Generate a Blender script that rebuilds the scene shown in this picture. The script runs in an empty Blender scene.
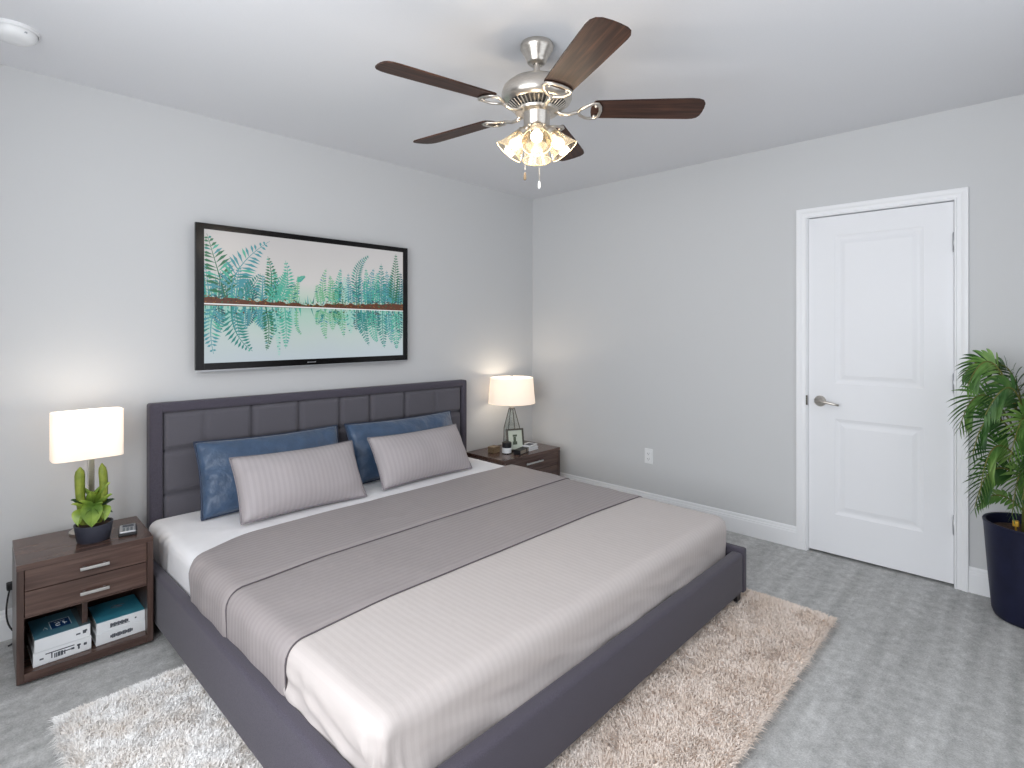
import bpy, bmesh, math, random
import numpy as np
from mathutils import Vector, Matrix, noise

C = bpy.context.scene.collection
SC = bpy.context.scene
PI = math.pi
rnd = random.Random(7)

# ------------------------------------------------------------------ camera, world, light, exposure
cam_d = bpy.data.cameras.new('camera')
cam_d.sensor_fit = 'HORIZONTAL'; cam_d.sensor_width = 36.0
cam_d.lens = 551.56 * 36 / 1024
cam_d.shift_y = -(384 - 327.85) / 1024
cam_d.clip_start = 0.02
cam = bpy.data.objects.new('camera', cam_d); C.objects.link(cam)
cam.location = (-3.7107, -3.2821, 1.3678)
cam.rotation_euler = (PI / 2, 0, math.radians(43.622) - PI / 2)
SC.camera = cam

world = bpy.data.worlds.new('daylight'); SC.world = world
world.use_nodes = True
world.node_tree.nodes['Background'].inputs[0].default_value = (0.86, 0.92, 1.0, 1)
world.node_tree.nodes['Background'].inputs[1].default_value = 1.0

def area(name, loc, rot, sx, sy, power, color):
    d = bpy.data.lights.new(name, 'AREA'); d.shape = 'RECTANGLE'; d.size = sx; d.size_y = sy
    d.energy = power; d.color = color
    o = bpy.data.objects.new(name, d); C.objects.link(o); o.location = loc; o.rotation_euler = rot
    return o
# daylight entering through the two windows out of frame
area('daylight_window_left', (-4.26, -2.45, 1.45), (0, -PI / 2, 0), 1.65, 2.1, 60, (0.95, 0.975, 1.0))
area('daylight_window_front', (-2.0, -3.86, 1.45), (PI / 2, 0, 0), 2.2, 1.65, 5, (0.97, 0.98, 1.0))

vs = SC.view_settings
vs.view_transform = 'Standard'; vs.look = 'None'; vs.gamma = 1.0; vs.use_curve_mapping = False
vs.exposure = 0.08
SC.cycles.max_bounces = 14; SC.cycles.diffuse_bounces = 8; SC.cycles.transparent_max_bounces = 16
SC.cycles.caustics_reflective = False; SC.cycles.caustics_refractive = False
SC.cycles.sample_clamp_indirect = 6.0

# ------------------------------------------------------------------ materials
def lin(c):
    return tuple(((v / 255) / 12.92 if v / 255 <= 0.04045 else ((v / 255 + 0.055) / 1.055) ** 2.4) for v in c)

def mat(name, rgb, rough=0.6, metal=0.0, spec=0.5, sheen=0.0):
    m = bpy.data.materials.new(name); m.use_nodes = True
    b = m.node_tree.nodes['Principled BSDF']
    b.inputs['Base Color'].default_value = (*lin(rgb), 1)
    b.inputs['Roughness'].default_value = rough
    b.inputs['Metallic'].default_value = metal
    b.inputs['Specular IOR Level'].default_value = spec
    if sheen:
        b.inputs['Sheen Weight'].default_value = sheen
    return m

def nd(m, kind, **kw):
    n = m.node_tree.nodes.new(kind)
    for k, v in kw.items():
        if k in n.inputs: n.inputs[k].default_value = v
        else: setattr(n, k, v)
    return n
def lk(m, a, b): m.node_tree.links.new(a, b)
def bsdf(m): return m.node_tree.nodes['Principled BSDF']

def coords(m, scale=(1, 1, 1), rot=(0, 0, 0)):
    tc = nd(m, 'ShaderNodeTexCoord'); mp = nd(m, 'ShaderNodeMapping')
    mp.inputs['Scale'].default_value = scale; mp.inputs['Rotation'].default_value = rot
    lk(m, tc.outputs['Object'], mp.inputs['Vector'])
    return mp.outputs['Vector']

def ramp(m, fac, stops):
    r = nd(m, 'ShaderNodeValToRGB')
    el = r.color_ramp.elements
    while len(el) < len(stops): el.new(0.5)
    for e, (p, c) in zip(el, stops):
        e.position = p; e.color = (*lin(c), 1)
    lk(m, fac, r.inputs['Fac'])
    return r.outputs['Color']

def bump(m, height, strength=0.3, dist=0.01):
    b = nd(m, 'ShaderNodeBump'); b.inputs['Strength'].default_value = strength; b.inputs['Distance'].default_value = dist
    lk(m, height, b.inputs['Height']); lk(m, b.outputs['Normal'], bsdf(m).inputs['Normal'])
    return b

def noisy(name, c1, c2, scale=40, rough=0.8, bstr=0.2, bdist=0.002, detail=4, stretch=(1, 1, 1), **kw):
    m = mat(name, c1, rough, **kw)
    v = coords(m, stretch)
    n = nd(m, 'ShaderNodeTexNoise', Scale=scale, Detail=detail); lk(m, v, n.inputs['Vector'])
    lk(m, ramp(m, n.outputs['Fac'], [(0.3, c1), (0.7, c2)]), bsdf(m).inputs['Base Color'])
    if bstr: bump(m, n.outputs['Fac'], bstr, bdist)
    return m

M = {}
M['wall'] = noisy('wall_paint', (208, 209, 210), (210, 211, 212), 220, 0.9, 0.05, 0.001, spec=0.2)
M['wall_dark'] = mat('bounce_cut_paint', (160, 155, 152), 0.9)  # for the unseen front wall, darkened to cut light bouncing onto the bed foot
M['ceiling'] = noisy('ceiling_paint', (226, 227, 230), (228, 229, 232), 150, 0.95, 0.05, 0.001, spec=0.2)
M['trim'] = mat('trim_paint', (240, 241, 243), 0.45)
M['door'] = mat('door_paint', (238, 239, 242), 0.5)
M['dark_gap'] = mat('dark_gap', (25, 25, 27), 0.9)
M['black'] = mat('black_plastic', (24, 24, 27), 0.45)
M['gloss_black'] = mat('gloss_black', (10, 9, 11), 0.2, spec=0.3)
M['white_plastic'] = mat('white_plastic', (238, 239, 240), 0.4)
M['nickel'] = noisy('brushed_nickel', (196, 190, 182), (214, 208, 200), 60, 0.3, 0.0, stretch=(1, 1, 8), metal=1.0)
M['chrome'] = mat('satin_silver', (214, 214, 212), 0.35, 1.0)
M['silver'] = mat('silver_trim', (190, 192, 196), 0.3, 0.8)
M['pewter'] = mat('dark_pewter', (92, 88, 82), 0.4, 0.8)
M['brass'] = mat('brass_tag', (205, 160, 60), 0.4, 0.6)

def carpet():
    m = mat('carpet_grey', (168, 169, 170), 0.98, spec=0.05)
    v = coords(m)
    def nz(scale, det, vec, rough=.6):
        n = nd(m, 'ShaderNodeTexNoise', Scale=scale, Detail=det, Roughness=rough); lk(m, vec, n.inputs['Vector']); return n.outputs['Fac']
    fine = nz(150, 4, v, .7); mid = nz(22, 6, v, .75); big = nz(3.0, 4, v)
    v2 = coords(m, (0.5, 15.0, 1), (0, 0, math.radians(3)))
    tr = nz(1.0, 3, v2, .5)
    acc = None
    for f, w in ((fine, .30), (mid, .42), (big, .10), (tr, .26)):
        a = nd(m, 'ShaderNodeMath', operation='MULTIPLY_ADD'); lk(m, f, a.inputs[0]); a.inputs[1].default_value = w
        if acc: lk(m, acc, a.inputs[2])
        else: a.inputs[2].default_value = -.04
        acc = a.outputs[0]
    lk(m, ramp(m, acc, [(0.37, (152, 152, 151)), (0.5, (186, 186, 185)), (0.63, (218, 218, 217))]), bsdf(m).inputs['Base Color'])
    bump(m, fine, 0.6, 0.006)
    return m
M['carpet'] = carpet()

def wood(name, c1, c2, c3, axis='x', rough=0.4, scale=1.0):
    m = mat(name, c2, rough)
    st = {'x': (1.2, 22, 22), 'y': (22, 1.2, 22), 'z': (22, 22, 1.2)}[axis]
    v = coords(m, tuple(s * scale for s in st))
    n = nd(m, 'ShaderNodeTexNoise', Scale=2.2, Detail=6, Roughness=0.62, Distortion=0.4); lk(m, v, n.inputs['Vector'])
    lk(m, ramp(m, n.outputs['Fac'], [(0.28, c1), (0.5, c2), (0.72, c3)]), bsdf(m).inputs['Base Color'])
    bump(m, n.outputs['Fac'], 0.08, 0.002)
    return m
M['wood_x'] = wood('walnut_veneer_across', (62, 45, 40), (86, 66, 59), (108, 86, 78), 'x', 0.24)
M['wood_z'] = wood('walnut_veneer_upright', (56, 41, 37), (76, 58, 52), (94, 74, 67), 'z', 0.3)
M['blade'] = wood('dark_walnut_blade', (30, 18, 14), (58, 38, 31), (96, 64, 48), 'x', 0.5)
bsdf(M['blade']).inputs['Specular IOR Level'].default_value = .25

def fabric(name, c1, c2, scale=500, rough=0.9, bstr=0.25):
    return noisy(name, c1, c2, scale, rough, bstr, 0.002, detail=2, spec=0.2, sheen=0.15)
M['bed_fabric'] = fabric('charcoal_linen', (68, 64, 74), (90, 86, 97))
M['panel_fabric'] = fabric('grey_padded_linen', (88, 86, 93), (104, 102, 109))
M['sheet'] = noisy('white_sheet', (240, 239, 241), (246, 245, 247), 8, 0.85, 0.35, 0.008, detail=5, spec=0.2, sheen=0.1)

def striped(name, c1, c2, axis, period, rough=0.6, wr=9, sheen=0.04):
    m = mat(name, c1, rough, spec=0.35, sheen=sheen)
    v = coords(m)
    sp = nd(m, 'ShaderNodeSeparateXYZ'); lk(m, v, sp.inputs[0])
    mu = nd(m, 'ShaderNodeMath', operation='MULTIPLY'); lk(m, sp.outputs['xyz'.index(axis)], mu.inputs[0]); mu.inputs[1].default_value = 2 * PI / period
    si = nd(m, 'ShaderNodeMath', operation='SINE'); lk(m, mu.outputs[0], si.inputs[0])
    mr = nd(m, 'ShaderNodeMapRange'); lk(m, si.outputs[0], mr.inputs[0])
    mr.inputs[1].default_value = -0.25; mr.inputs[2].default_value = 0.25
    n = nd(m, 'ShaderNodeTexNoise', Scale=wr, Detail=4); lk(m, v, n.inputs['Vector'])
    lk(m, ramp(m, mr.outputs[0], [(0.0, c1), (1.0, c2)]), bsdf(m).inputs['Base Color'])
    r2 = nd(m, 'ShaderNodeMapRange'); lk(m, mr.outputs[0], r2.inputs[0]); r2.inputs[3].default_value = rough; r2.inputs[4].default_value = rough - 0.14
    lk(m, r2.outputs[0], bsdf(m).inputs['Roughness'])
    ad = nd(m, 'ShaderNodeMath', operation='MULTIPLY_ADD'); lk(m, mr.outputs[0], ad.inputs[0]); ad.inputs[1].default_value = 0.028
    lk(m, n.outputs['Fac'], ad.inputs[2])
    bump(m, ad.outputs[0], 0.35, 0.012)
    return m
M['throw'] = striped('grey_striped_sateen', (156, 148, 148), (160, 152, 152), 'y', 0.026)
M['spread'] = striped('beige_striped_sateen', (197, 189, 186), (200, 192, 189), 'x', 0.024)
M['cushion'] = striped('grey_striped_cushion', (172, 165, 167), (177, 170, 172), 'x', 0.026)
M['cushion_pipe'] = mat('grey_piping', (138, 132, 136), 0.7)
M['throw_pipe'] = mat('dark_grey_piping', (92, 86, 90), 0.8)
M['blue'] = noisy('blue_satin', (54, 76, 104), (66, 90, 120), 14, 0.40, 0.7, 0.02, detail=4, sheen=0.3)
M['blue_pipe'] = mat('navy_piping', (40, 54, 80), 0.5)

def rug_mat():
    m = mat('shag_wool', (226, 222, 218), 0.95, spec=0.1, sheen=0.3)
    v = coords(m)
    sp = nd(m, 'ShaderNodeSeparateXYZ'); lk(m, v, sp.inputs[0])
    n = nd(m, 'ShaderNodeTexNoise', Scale=5.0, Detail=5); lk(m, v, n.inputs['Vector'])
    mx = nd(m, 'ShaderNodeMath', operation='MULTIPLY_ADD'); lk(m, n.outputs['Fac'], mx.inputs[0]); mx.inputs[1].default_value = 0.5
    lk(m, sp.outputs[0], mx.inputs[2])
    mr = nd(m, 'ShaderNodeMapRange'); lk(m, mx.outputs[0], mr.inputs[0]); mr.inputs[1].default_value = -2.7; mr.inputs[2].default_value = -1.9
    cx = ramp(m, mr.outputs[0], [(0.0, (252, 251, 250)), (1.0, (240, 228, 218))])
    n2 = nd(m, 'ShaderNodeTexNoise', Scale=11.0, Detail=4); lk(m, v, n2.inputs['Vector'])
    c2 = ramp(m, n2.outputs['Fac'], [(0.3, (236, 229, 222)), (0.6, (255, 255, 255))])
    mix = nd(m, 'ShaderNodeMixRGB', blend_type='MULTIPLY'); mix.inputs[0].default_value = 0.8
    lk(m, cx, mix.inputs[1]); lk(m, c2, mix.inputs[2])
    lk(m, mix.outputs[0], bsdf(m).inputs['Base Color'])
    return m
M['rug'] = rug_mat()

def shade_mat(name, rgb, emit, estr):
    m = mat(name, rgb, 0.9, spec=0.1)
    nt = m.node_tree; b = bsdf(m); out = nt.nodes['Material Output']
    tr = nd(m, 'ShaderNodeBsdfTranslucent'); tr.inputs[0].default_value = (*lin((255, 246, 236)), 1)
    mx = nd(m, 'ShaderNodeMixShader'); mx.inputs[0].default_value = 0.3
    lk(m, b.outputs[0], mx.inputs[1]); lk(m, tr.outputs[0], mx.inputs[2])
    b.inputs['Emission Color'].default_value = (*lin(emit), 1); b.inputs['Emission Strength'].default_value = estr
    lk(m, mx.outputs[0], out.inputs['Surface'])
    return m
M['shade'] = shade_mat('linen_lampshade', (246, 243, 238), (255, 238, 220), 0.30)

def emis(name, rgb, s):
    m = mat(name, rgb, 0.5); b = bsdf(m)
    b.inputs['Emission Color'].default_value = (*lin(rgb), 1); b.inputs['Emission Strength'].default_value = s
    return m
M['bulb'] = emis('lit_bulb', (255, 246, 230), 1.7)

def glass_mat(name, tint, fres=1.25, rough=0.03):
    m = bpy.data.materials.new(name); m.use_nodes = True
    nt = m.node_tree; nt.nodes.remove(bsdf(m)); out = nt.nodes['Material Output']
    t = nd(m, 'ShaderNodeBsdfTransparent'); t.inputs[0].default_value = (*lin(tint), 1)
    g = nd(m, 'ShaderNodeBsdfGlossy'); g.inputs['Roughness'].default_value = rough
    f = nd(m, 'ShaderNodeLayerWeight'); f.inputs['Blend'].default_value = 0.35
    mr = nd(m, 'ShaderNodeMapRange'); mr.inputs[3].default_value = 0.06; mr.inputs[4].default_value = 0.5
    lk(m, f.outputs['Facing'], mr.inputs[0])
    mx = nd(m, 'ShaderNodeMixShader'); lk(m, mr.outputs[0], mx.inputs[0]); lk(m, t.outputs[0], mx.inputs[1]); lk(m, g.outputs[0], mx.inputs[2])
    lk(m, mx.outputs[0], out.inputs['Surface'])
    return m
M['glass'] = glass_mat('clear_glass', (236, 240, 238))
M['amber_glass'] = glass_mat('champagne_seeded_glass', (252, 246, 234), rough=0.08)
def frost(m, f):
    nt = m.node_tree; out = nt.nodes['Material Output']; prev = out.inputs['Surface'].links[0].from_socket
    t = nd(m, 'ShaderNodeBsdfTranslucent'); t.inputs[0].default_value = (*lin((255, 246, 228)), 1)
    v = coords(m); n = nd(m, 'ShaderNodeTexNoise', Scale=60, Detail=2); lk(m, v, n.inputs['Vector'])
    mr = nd(m, 'ShaderNodeMapRange'); mr.inputs[1].default_value = .4; mr.inputs[2].default_value = .7; mr.inputs[3].default_value = f * .5; mr.inputs[4].default_value = f * 1.5; lk(m, n.outputs['Fac'], mr.inputs[0])
    mx = nd(m, 'ShaderNodeMixShader'); lk(m, mr.outputs[0], mx.inputs[0]); lk(m, prev, mx.inputs[1]); lk(m, t.outputs[0], mx.inputs[2]); lk(m, mx.outputs[0], out.inputs['Surface'])
frost(M['amber_glass'], .07)
M['rim'] = mat('gilt_glass_rim', (226, 204, 160), .25)
M['navy_pot'] = noisy('navy_glazed_pot', (17, 20, 44), (24, 28, 56), 12, 0.5, 0.05, 0.002, spec=.3)
M['slate_pot'] = noisy('slate_blue_pot', (46, 48, 60), (58, 60, 72), 12, 0.55, 0.05, 0.002)
M['soil'] = noisy('potting_soil', (44, 30, 24), (86, 62, 50), 90, 0.95, 0.8, 0.01)
M['stem'] = noisy('palm_stem', (92, 104, 46), (122, 116, 60), 30, 0.6, 0.1)
def leaf_mat(name, a, b, c):
    m = mat(name, b, 0.42)
    v = coords(m); n = nd(m, 'ShaderNodeTexNoise', Scale=9, Detail=3); lk(m, v, n.inputs['Vector'])
    lk(m, ramp(m, n.outputs['Fac'], [(0.3, a), (0.5, b), (0.72, c)]), bsdf(m).inputs['Base Color'])
    return m
M['leaf_dark'] = leaf_mat('palm_leaf_dark', (34, 66, 30), (54, 92, 42), (88, 122, 60))
M['leaf_mid'] = leaf_mat('palm_leaf_green', (62, 100, 46), (94, 134, 62), (140, 168, 94))
M['leaf_light'] = leaf_mat('palm_leaf_light', (92, 130, 54), (130, 160, 78), (172, 192, 112))
M['cactus'] = noisy('cactus_skin', (108, 124, 36), (140, 150, 54), 40, 0.55, 0.3, 0.004)
M['succ'] = leaf_mat('succulent_leaf', (82, 112, 42), (136, 160, 62), (196, 198, 104))
M['succ_dark'] = leaf_mat('succulent_dark_leaf', (26, 44, 28), (40, 66, 36), (60, 92, 46))
M['teal'] = noisy('teal_cover', (40, 122, 150), (74, 152, 170), 6, 0.35, 0.0)
M['teal_dark'] = noisy('dark_teal_cover', (50, 112, 138), (98, 138, 150), 6, 0.35, 0.0)
M['cover_grey'] = mat('grey_cover_block', (84, 96, 102), 0.4)
M['cover_blue'] = mat('blue_cover_square', (14, 62, 112), 0.4)
M['paper'] = noisy('white_book_card', (228, 231, 234), (238, 240, 242), 6, 0.6, 0.0)
M['pages'] = noisy('page_edges', (205, 206, 206), (226, 227, 227), 300, 0.8, 0.0, stretch=(0.02, 0.02, 1))
M['ink'] = mat('dark_ink', (84, 88, 96), 0.7)
M['ink_light'] = mat('white_ink', (232, 240, 244), 0.7)
M['box_wood'] = noisy('light_wood_box', (112, 94, 72), (138, 118, 92), 14, 0.5, 0.05, stretch=(1, 8, 8))

# ------------------------------------------------------------------ mesh helpers
def obj(name, bm, m, parent=None, smooth=False, loc=None, rot=None):
    me = bpy.data.meshes.new(name)
    if isinstance(bm, bmesh.types.BMesh):
        bm.to_mesh(me); bm.free()
    for x in (m if isinstance(m, (list, tuple)) else [m]): me.materials.append(x)
    if smooth:
        for p in me.polygons: p.use_smooth = True
        if smooth == 'auto':
            try: me.set_sharp_from_angle(angle=math.radians(40))
            except Exception: pass
    o = bpy.data.objects.new(name, me); C.objects.link(o)
    if parent: o.parent = parent
    if loc: o.location = loc
    if rot: o.rotation_euler = rot
    return o

def tag(o, label, cat, group=None, kind=None):
    o['label'] = label; o['category'] = cat
    if group: o['group'] = group
    if kind: o['kind'] = kind
    return o
def thing(name, label, cat, loc=(0, 0, 0), rz=0, group=None, kind=None):
    o = bpy.data.objects.new(name, None); C.objects.link(o); o.location = loc; o.rotation_euler = (0, 0, rz)
    o.empty_display_size = 0.05
    return tag(o, label, cat, group, kind)

def BM(): return bmesh.new()
def box(bm, a, b, bev=0.0, seg=2, mi=0, rot=None):
    """axis box from corner a to corner b, optional bevel"""
    a, b = Vector(a), Vector(b)
    r = bmesh.ops.create_cube(bm, size=1)
    vs_ = r['verts']
    mtx = Matrix.Translation((a + b) / 2)
    if rot is not None: mtx = mtx @ rot
    bmesh.ops.transform(bm, verts=vs_, matrix=mtx @ Matrix.Diagonal((*[abs(x) for x in (b - a)], 1)))
    fs = list({f for v in vs_ for f in v.link_faces})
    for f in fs: f.material_index = mi
    if bev > 0:
        es = list({e for v in vs_ for e in v.link_edges})
        r2 = bmesh.ops.bevel(bm, geom=es, offset=bev, segments=seg, profile=0.5, affect='EDGES')
        for f in r2['faces']: f.material_index = mi
    return bm

def lathe(bm, prof, n=32, cx=0, cy=0, mi=0, cap0=False, cap1=False, mtx=None, sx=1, sy=1):
    rings = []
    for r, z in prof:
        ring = []
        for k in range(n):
            a = 2 * PI * k / n
            v = Vector((cx + r * math.cos(a) * sx, cy + r * math.sin(a) * sy, z))
            ring.append(bm.verts.new(mtx @ v if mtx else v))
        rings.append(ring)
    for i in range(len(rings) - 1):
        for k in range(n):
            f = bm.faces.new((rings[i][k], rings[i][(k + 1) % n], rings[i + 1][(k + 1) % n], rings[i + 1][k])); f.material_index = mi
    if cap0: bm.faces.new(rings[0][::-1]).material_index = mi
    if cap1: bm.faces.new(rings[-1]).material_index = mi
    return bm

def tube(bm, pts, rad, n=8, closed=False, mi=0, flat=1.0):
    """tube along points; rad number or list"""
    pts = [Vector(p) for p in pts]; N = len(pts)
    rads = rad if isinstance(rad, (list, tuple)) else [rad] * N
    rings = []; up = Vector((0, 0, 1)); last = None
    for i, p in enumerate(pts):
        if closed: t = pts[(i + 1) % N] - pts[i - 1]
        else: t = pts[min(i + 1, N - 1)] - pts[max(i - 1, 0)]
        if t.length < 1e-9: t = Vector((0, 0, 1))
        t.normalize()
        if last is None:
            s = t.cross(up)
            if s.length < 0.1: s = t.cross(Vector((1, 0, 0)))
        else:
            s = last - t * last.dot(t)
        s.normalize(); last = s; u = s.cross(t)
        rings.append([bm.verts.new(p + (s * math.cos(2 * PI * k / n) + u * math.sin(2 * PI * k / n) * flat) * rads[i]) for k in range(n)])
    for i in range(N if closed else N - 1):
        A, B = rings[i], rings[(i + 1) % N]
        for k in range(n):
            bm.faces.new((A[k], B[k], B[(k + 1) % n], A[(k + 1) % n])).material_index = mi
    if not closed:
        bm.faces.new(rings[0]).material_index = mi; bm.faces.new(rings[-1][::-1]).material_index = mi
    return bm

def bez(p0, p1, p2, n=12):
    p0, p1, p2 = Vector(p0), Vector(p1), Vector(p2)
    return [p0 * (1 - t) ** 2 + p1 * 2 * t * (1 - t) + p2 * t * t for t in [i / n for i in range(n + 1)]]
def through(p0, m, p2, n=12):
    p0, m, p2 = Vector(p0), Vector(m), Vector(p2)
    return bez(p0, m * 2 - (p0 + p2) / 2, p2, n)
def sphere(bm, c, r, seg=16, rings=10, scale=(1, 1, 1), mi=0):
    rr = bmesh.ops.create_uvsphere(bm, u_segments=seg, v_segments=rings, radius=r)
    bmesh.ops.transform(bm, verts=rr['verts'], matrix=Matrix.Translation(c) @ Matrix.Diagonal((*scale, 1)))
    for f in {f for v in rr['verts'] for f in v.link_faces}: f.material_index = mi
def fix(bm):
    bmesh.ops.recalc_face_normals(bm, faces=bm.faces); return bm

# ------------------------------------------------------------------ room shell
H = 2.5205; XL, YF = -4.2, -3.8
def struct(name, bm, m, label, cat, smooth=False):
    o = obj(name, bm, m, smooth=smooth); return tag(o, label, cat, kind='structure')
b = BM(); box(b, (XL - .15, YF - .15, -.1), (.15, .15, 0)); struct('floor', b, M['carpet'], 'pale grey cut-pile carpet with vacuum streaks covering the room', 'floor')
b = BM(); box(b, (XL - .15, YF - .15, H), (.15, .15, H + .1)); struct('ceiling', b, M['ceiling'], 'flat white painted ceiling above the fan', 'ceiling')
b = BM(); box(b, (XL - .15, 0, 0), (.15, .12, H)); struct('wall_back', b, M['wall'], 'light grey painted wall behind the headboard and television', 'wall')
DY0, DY1, DH = -2.9615, -2.2635, 2.037     # door opening on the x = 0 wall
b = BM()
box(b, (0, DY1 + .012, 0), (.12, 0, H)); box(b, (0, YF, 0), (.12, DY0 - .012, H)); box(b, (0, DY0 - .012, DH + .012), (.12, DY1 + .012, H))
struct('wall_right', b, M['wall'], 'light grey painted wall with the white panelled door', 'wall')
# left and front walls with window openings (outside the picture, they let the daylight in)
WL = (-3.53, -1.37, .6, 2.3); WF = (-3.1, -.9, .6, 2.3)
b = BM(); y0, y1, z0, z1 = WL
box(b, (XL - .12, YF, 0), (XL, y0, H)); box(b, (XL - .12, y1, 0), (XL, 0, H)); box(b, (XL - .12, y0, 0), (XL, y1, z0)); box(b, (XL - .12, y0, z1), (XL, y1, H))
struct('wall_left', b, M['wall'], 'light grey side wall with a wide window', 'wall')
b = BM(); x0, x1, z0, z1 = WF
box(b, (XL, YF - .12, 0), (x0, YF, H)); box(b, (x1, YF - .12, 0), (.12, YF, H)); box(b, (x0, YF - .12, 0), (x1, YF, z0)); box(b, (x0, YF - .12, z1), (x1, YF, H))
struct('wall_front', b, M['wall_dark'], 'unseen wall darkened to cut bounced light, facing the headboard with a wide window', 'wall')
def frame_rect(bm, axis, pos, u0, u1, v0, v1, w=.05, d=.05):
    for a0, a1, c0, c1 in ((u0, u0 + w, v0, v1), (u1 - w, u1, v0, v1), (u0 + w, u1 - w, v0, v0 + w), (u0 + w, u1 - w, v1 - w, v1), ((u0 + u1) / 2 - w / 2, (u0 + u1) / 2 + w / 2, v0 + w, v1 - w)):
        if axis == 'x': box(bm, (pos - d / 2, a0, c0), (pos + d / 2, a1, c1))
        else: box(bm, (a0, pos - d / 2, c0), (a1, pos + d / 2, c1))
b = BM(); frame_rect(b, 'x', XL - .06, *WL); struct('window_1', b, M['trim'], 'white window frame in the side wall', 'window')
b = BM(); frame_rect(b, 'y', YF - .06, *WF); struct('window_2', b, M['trim'], 'white window frame in the wall facing the headboard', 'window')

# baseboards: profile swept along the walls
def baseboard(name, p0, p1, inward, label):
    prof = [(0, 0), (.0145, 0), (.0145, .094), (.012, .098), (.012, .106), (.0085, .112), (.0085, .122), (.005, .1305), (0, .1305)]
    bm = BM(); p0, p1, n = Vector(p0), Vector(p1), Vector(inward)
    A = [bm.verts.new(p0 + n * d + Vector((0, 0, z))) for d, z in prof]; B = [bm.verts.new(p1 + n * d + Vector((0, 0, z))) for d, z in prof]
    for i in range(len(prof) - 1): bm.faces.new((A[i], A[i + 1], B[i + 1], B[i]))
    bm.faces.new(A); bm.faces.new(B[::-1]); fix(bm)
    return struct(name, bm, M['trim'], label, 'baseboard')
TY0, TY1, TZ = -3.0233, -2.1986, 2.0968
baseboard('baseboard_back', (XL, 0, 0), (-.0145, 0, 0), (0, -1, 0), 'white baseboard along the headboard wall')
baseboard('baseboard_right', (0, -.0145, 0), (0, TY1, 0), (-1, 0, 0), 'white baseboard between the bedside table and the door')
baseboard('baseboard_right_2', (0, TY0, 0), (0, YF, 0), (-1, 0, 0), 'short white baseboard behind the potted palm')
baseboard('baseboard_left', (XL, 0, 0), (XL, YF, 0), (1, 0, 0), 'white baseboard under the side window')
baseboard('baseboard_front', (XL, YF, 0), (0, YF, 0), (0, 1, 0), 'white baseboard under the front window')

# door casing (mitred moulding) and jamb
def casing():
    bm = BM()
    prof = [(0, 0), (0, .012), (.006, .016), (.014, .016), (.018, .012), (.034, .0135), (.044, .018), (.054, .02), (.064, .02), (.0645, 0)]
    def ring(y, z, dy, dz):
        return [bm.verts.new((-d, y + dy * w, z + dz * w)) for w, d in prof]
    iy0, iy1, iz = TY0 + .0585, TY1 - .0585, TZ - .0575
    prof = [(w - .006 if i else 0, d) for i, (w, d) in enumerate(prof)]; prof[1] = (0, prof[1][1]); prof[2] = (.003, .016)
    R = [ring(iy1, 0, 1, 0), ring(iy1, iz, 1, 1), ring(iy0, iz, -1, 1), ring(iy0, 0, -1, 0)]
    for A, B in zip(R, R[1:]):
        for i in range(len(prof) - 1): bm.faces.new((A[i], A[i + 1], B[i + 1], B[i]))
    # jamb
    box(bm, (0.0, DY1 + .002, 0), (.12, DY1 + .012, DH + .012)); box(bm, (0.0, DY0 - .012, 0), (.12, DY0 - .002, DH + .012)); box(bm, (0.0, DY0 - .002, DH + .003), (.12, DY1 + .002, DH + .012))
    return fix(bm)
struct('trim_1', casing(), M['trim'], 'white moulded casing around the panelled door', 'door trim')
b = BM(); box(b, (.10, DY0 - .002, 0.002), (.118, DY1 + .002, DH)); struct('light_block', b, M['dark_gap'], 'dark sheet added behind the door to block light and blacken the gap', 'light block')  # added near-black sheet: stops light leaks, puts the gap's shade into colour

door = thing('door_1', 'white two-panel interior door with a lever handle', 'door', (0, DY1, 0), kind='structure')
def door_leaf():
    bm = BM()
    W = DY1 - DY0; X = .004; z0, z1 = .016, DH - .002; T = .036
    # local: y from 0 to -W
    def rect(ya, yb, za, zb, x): return [bm.verts.new((x, y, z)) for y, z in ((ya, za), (yb, za), (yb, zb), (ya, zb))]
    pans = [(-.143, -.570, .255, .825), (-.143, -.570, 1.036, 1.919)]
    ys = [0, -.143, -.570, -W]; zs = [z0, .255, .825, 1.036, 1.919, z1]
    for i in range(3):
        for j in range(5):
            if i == 1 and j in (1, 3): continue
            bm.faces.new(rect(ys[i], ys[i + 1], zs[j], zs[j + 1], X))
    for ya, yb, za, zb in pans:
        rings = []
        for ins, dx in ((0, 0), (.004, .002), (.016, .0055), (.022, .006), (.03, .0055), (.05, .001), (.056, .001)):
            rings.append(rect(ya - ins, yb + ins, za + ins, zb - ins, X + dx))
        for A, B in zip(rings, rings[1:]):
            for k in range(4): bm.faces.new((A[k], A[(k + 1) % 4], B[(k + 1) % 4], B[k]))
        bm.faces.new(rings[-1])
    bmesh.ops.remove_doubles(bm, verts=bm.verts, dist=1e-5)
    F = rect(0, -W, z0, z1, X); Bk = rect(0, -W, z0, z1, X + T)
    for k in range(4): bm.faces.new((F[k], F[(k + 1) % 4], Bk[(k + 1) % 4], Bk[k]))
    bm.faces.new(Bk)
    bmesh.ops.remove_doubles(bm, verts=bm.verts, dist=1e-5)
    return fix(bm)
obj('door_leaf', door_leaf(), M['door'], door)
hb = BM()
hm = Matrix.Translation((.004, -.063, .924)) @ Matrix.Rotation(-PI / 2, 4, 'Y')
lathe(hb, [(.033, 0), (.033, .004), (.028, .011), (.014, .014), (.012, .03), (.012, .052), (.006, .055)], 24, mtx=hm, cap1=True)
tube(hb, [(-.046, -.063, .924), (-.05, -.085, .926), (-.05, -.12, .922), (-.048, -.15, .916), (-.043, -.172, .912)], [.0085, .0085, .0075, .0075, .006], 10)
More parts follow.
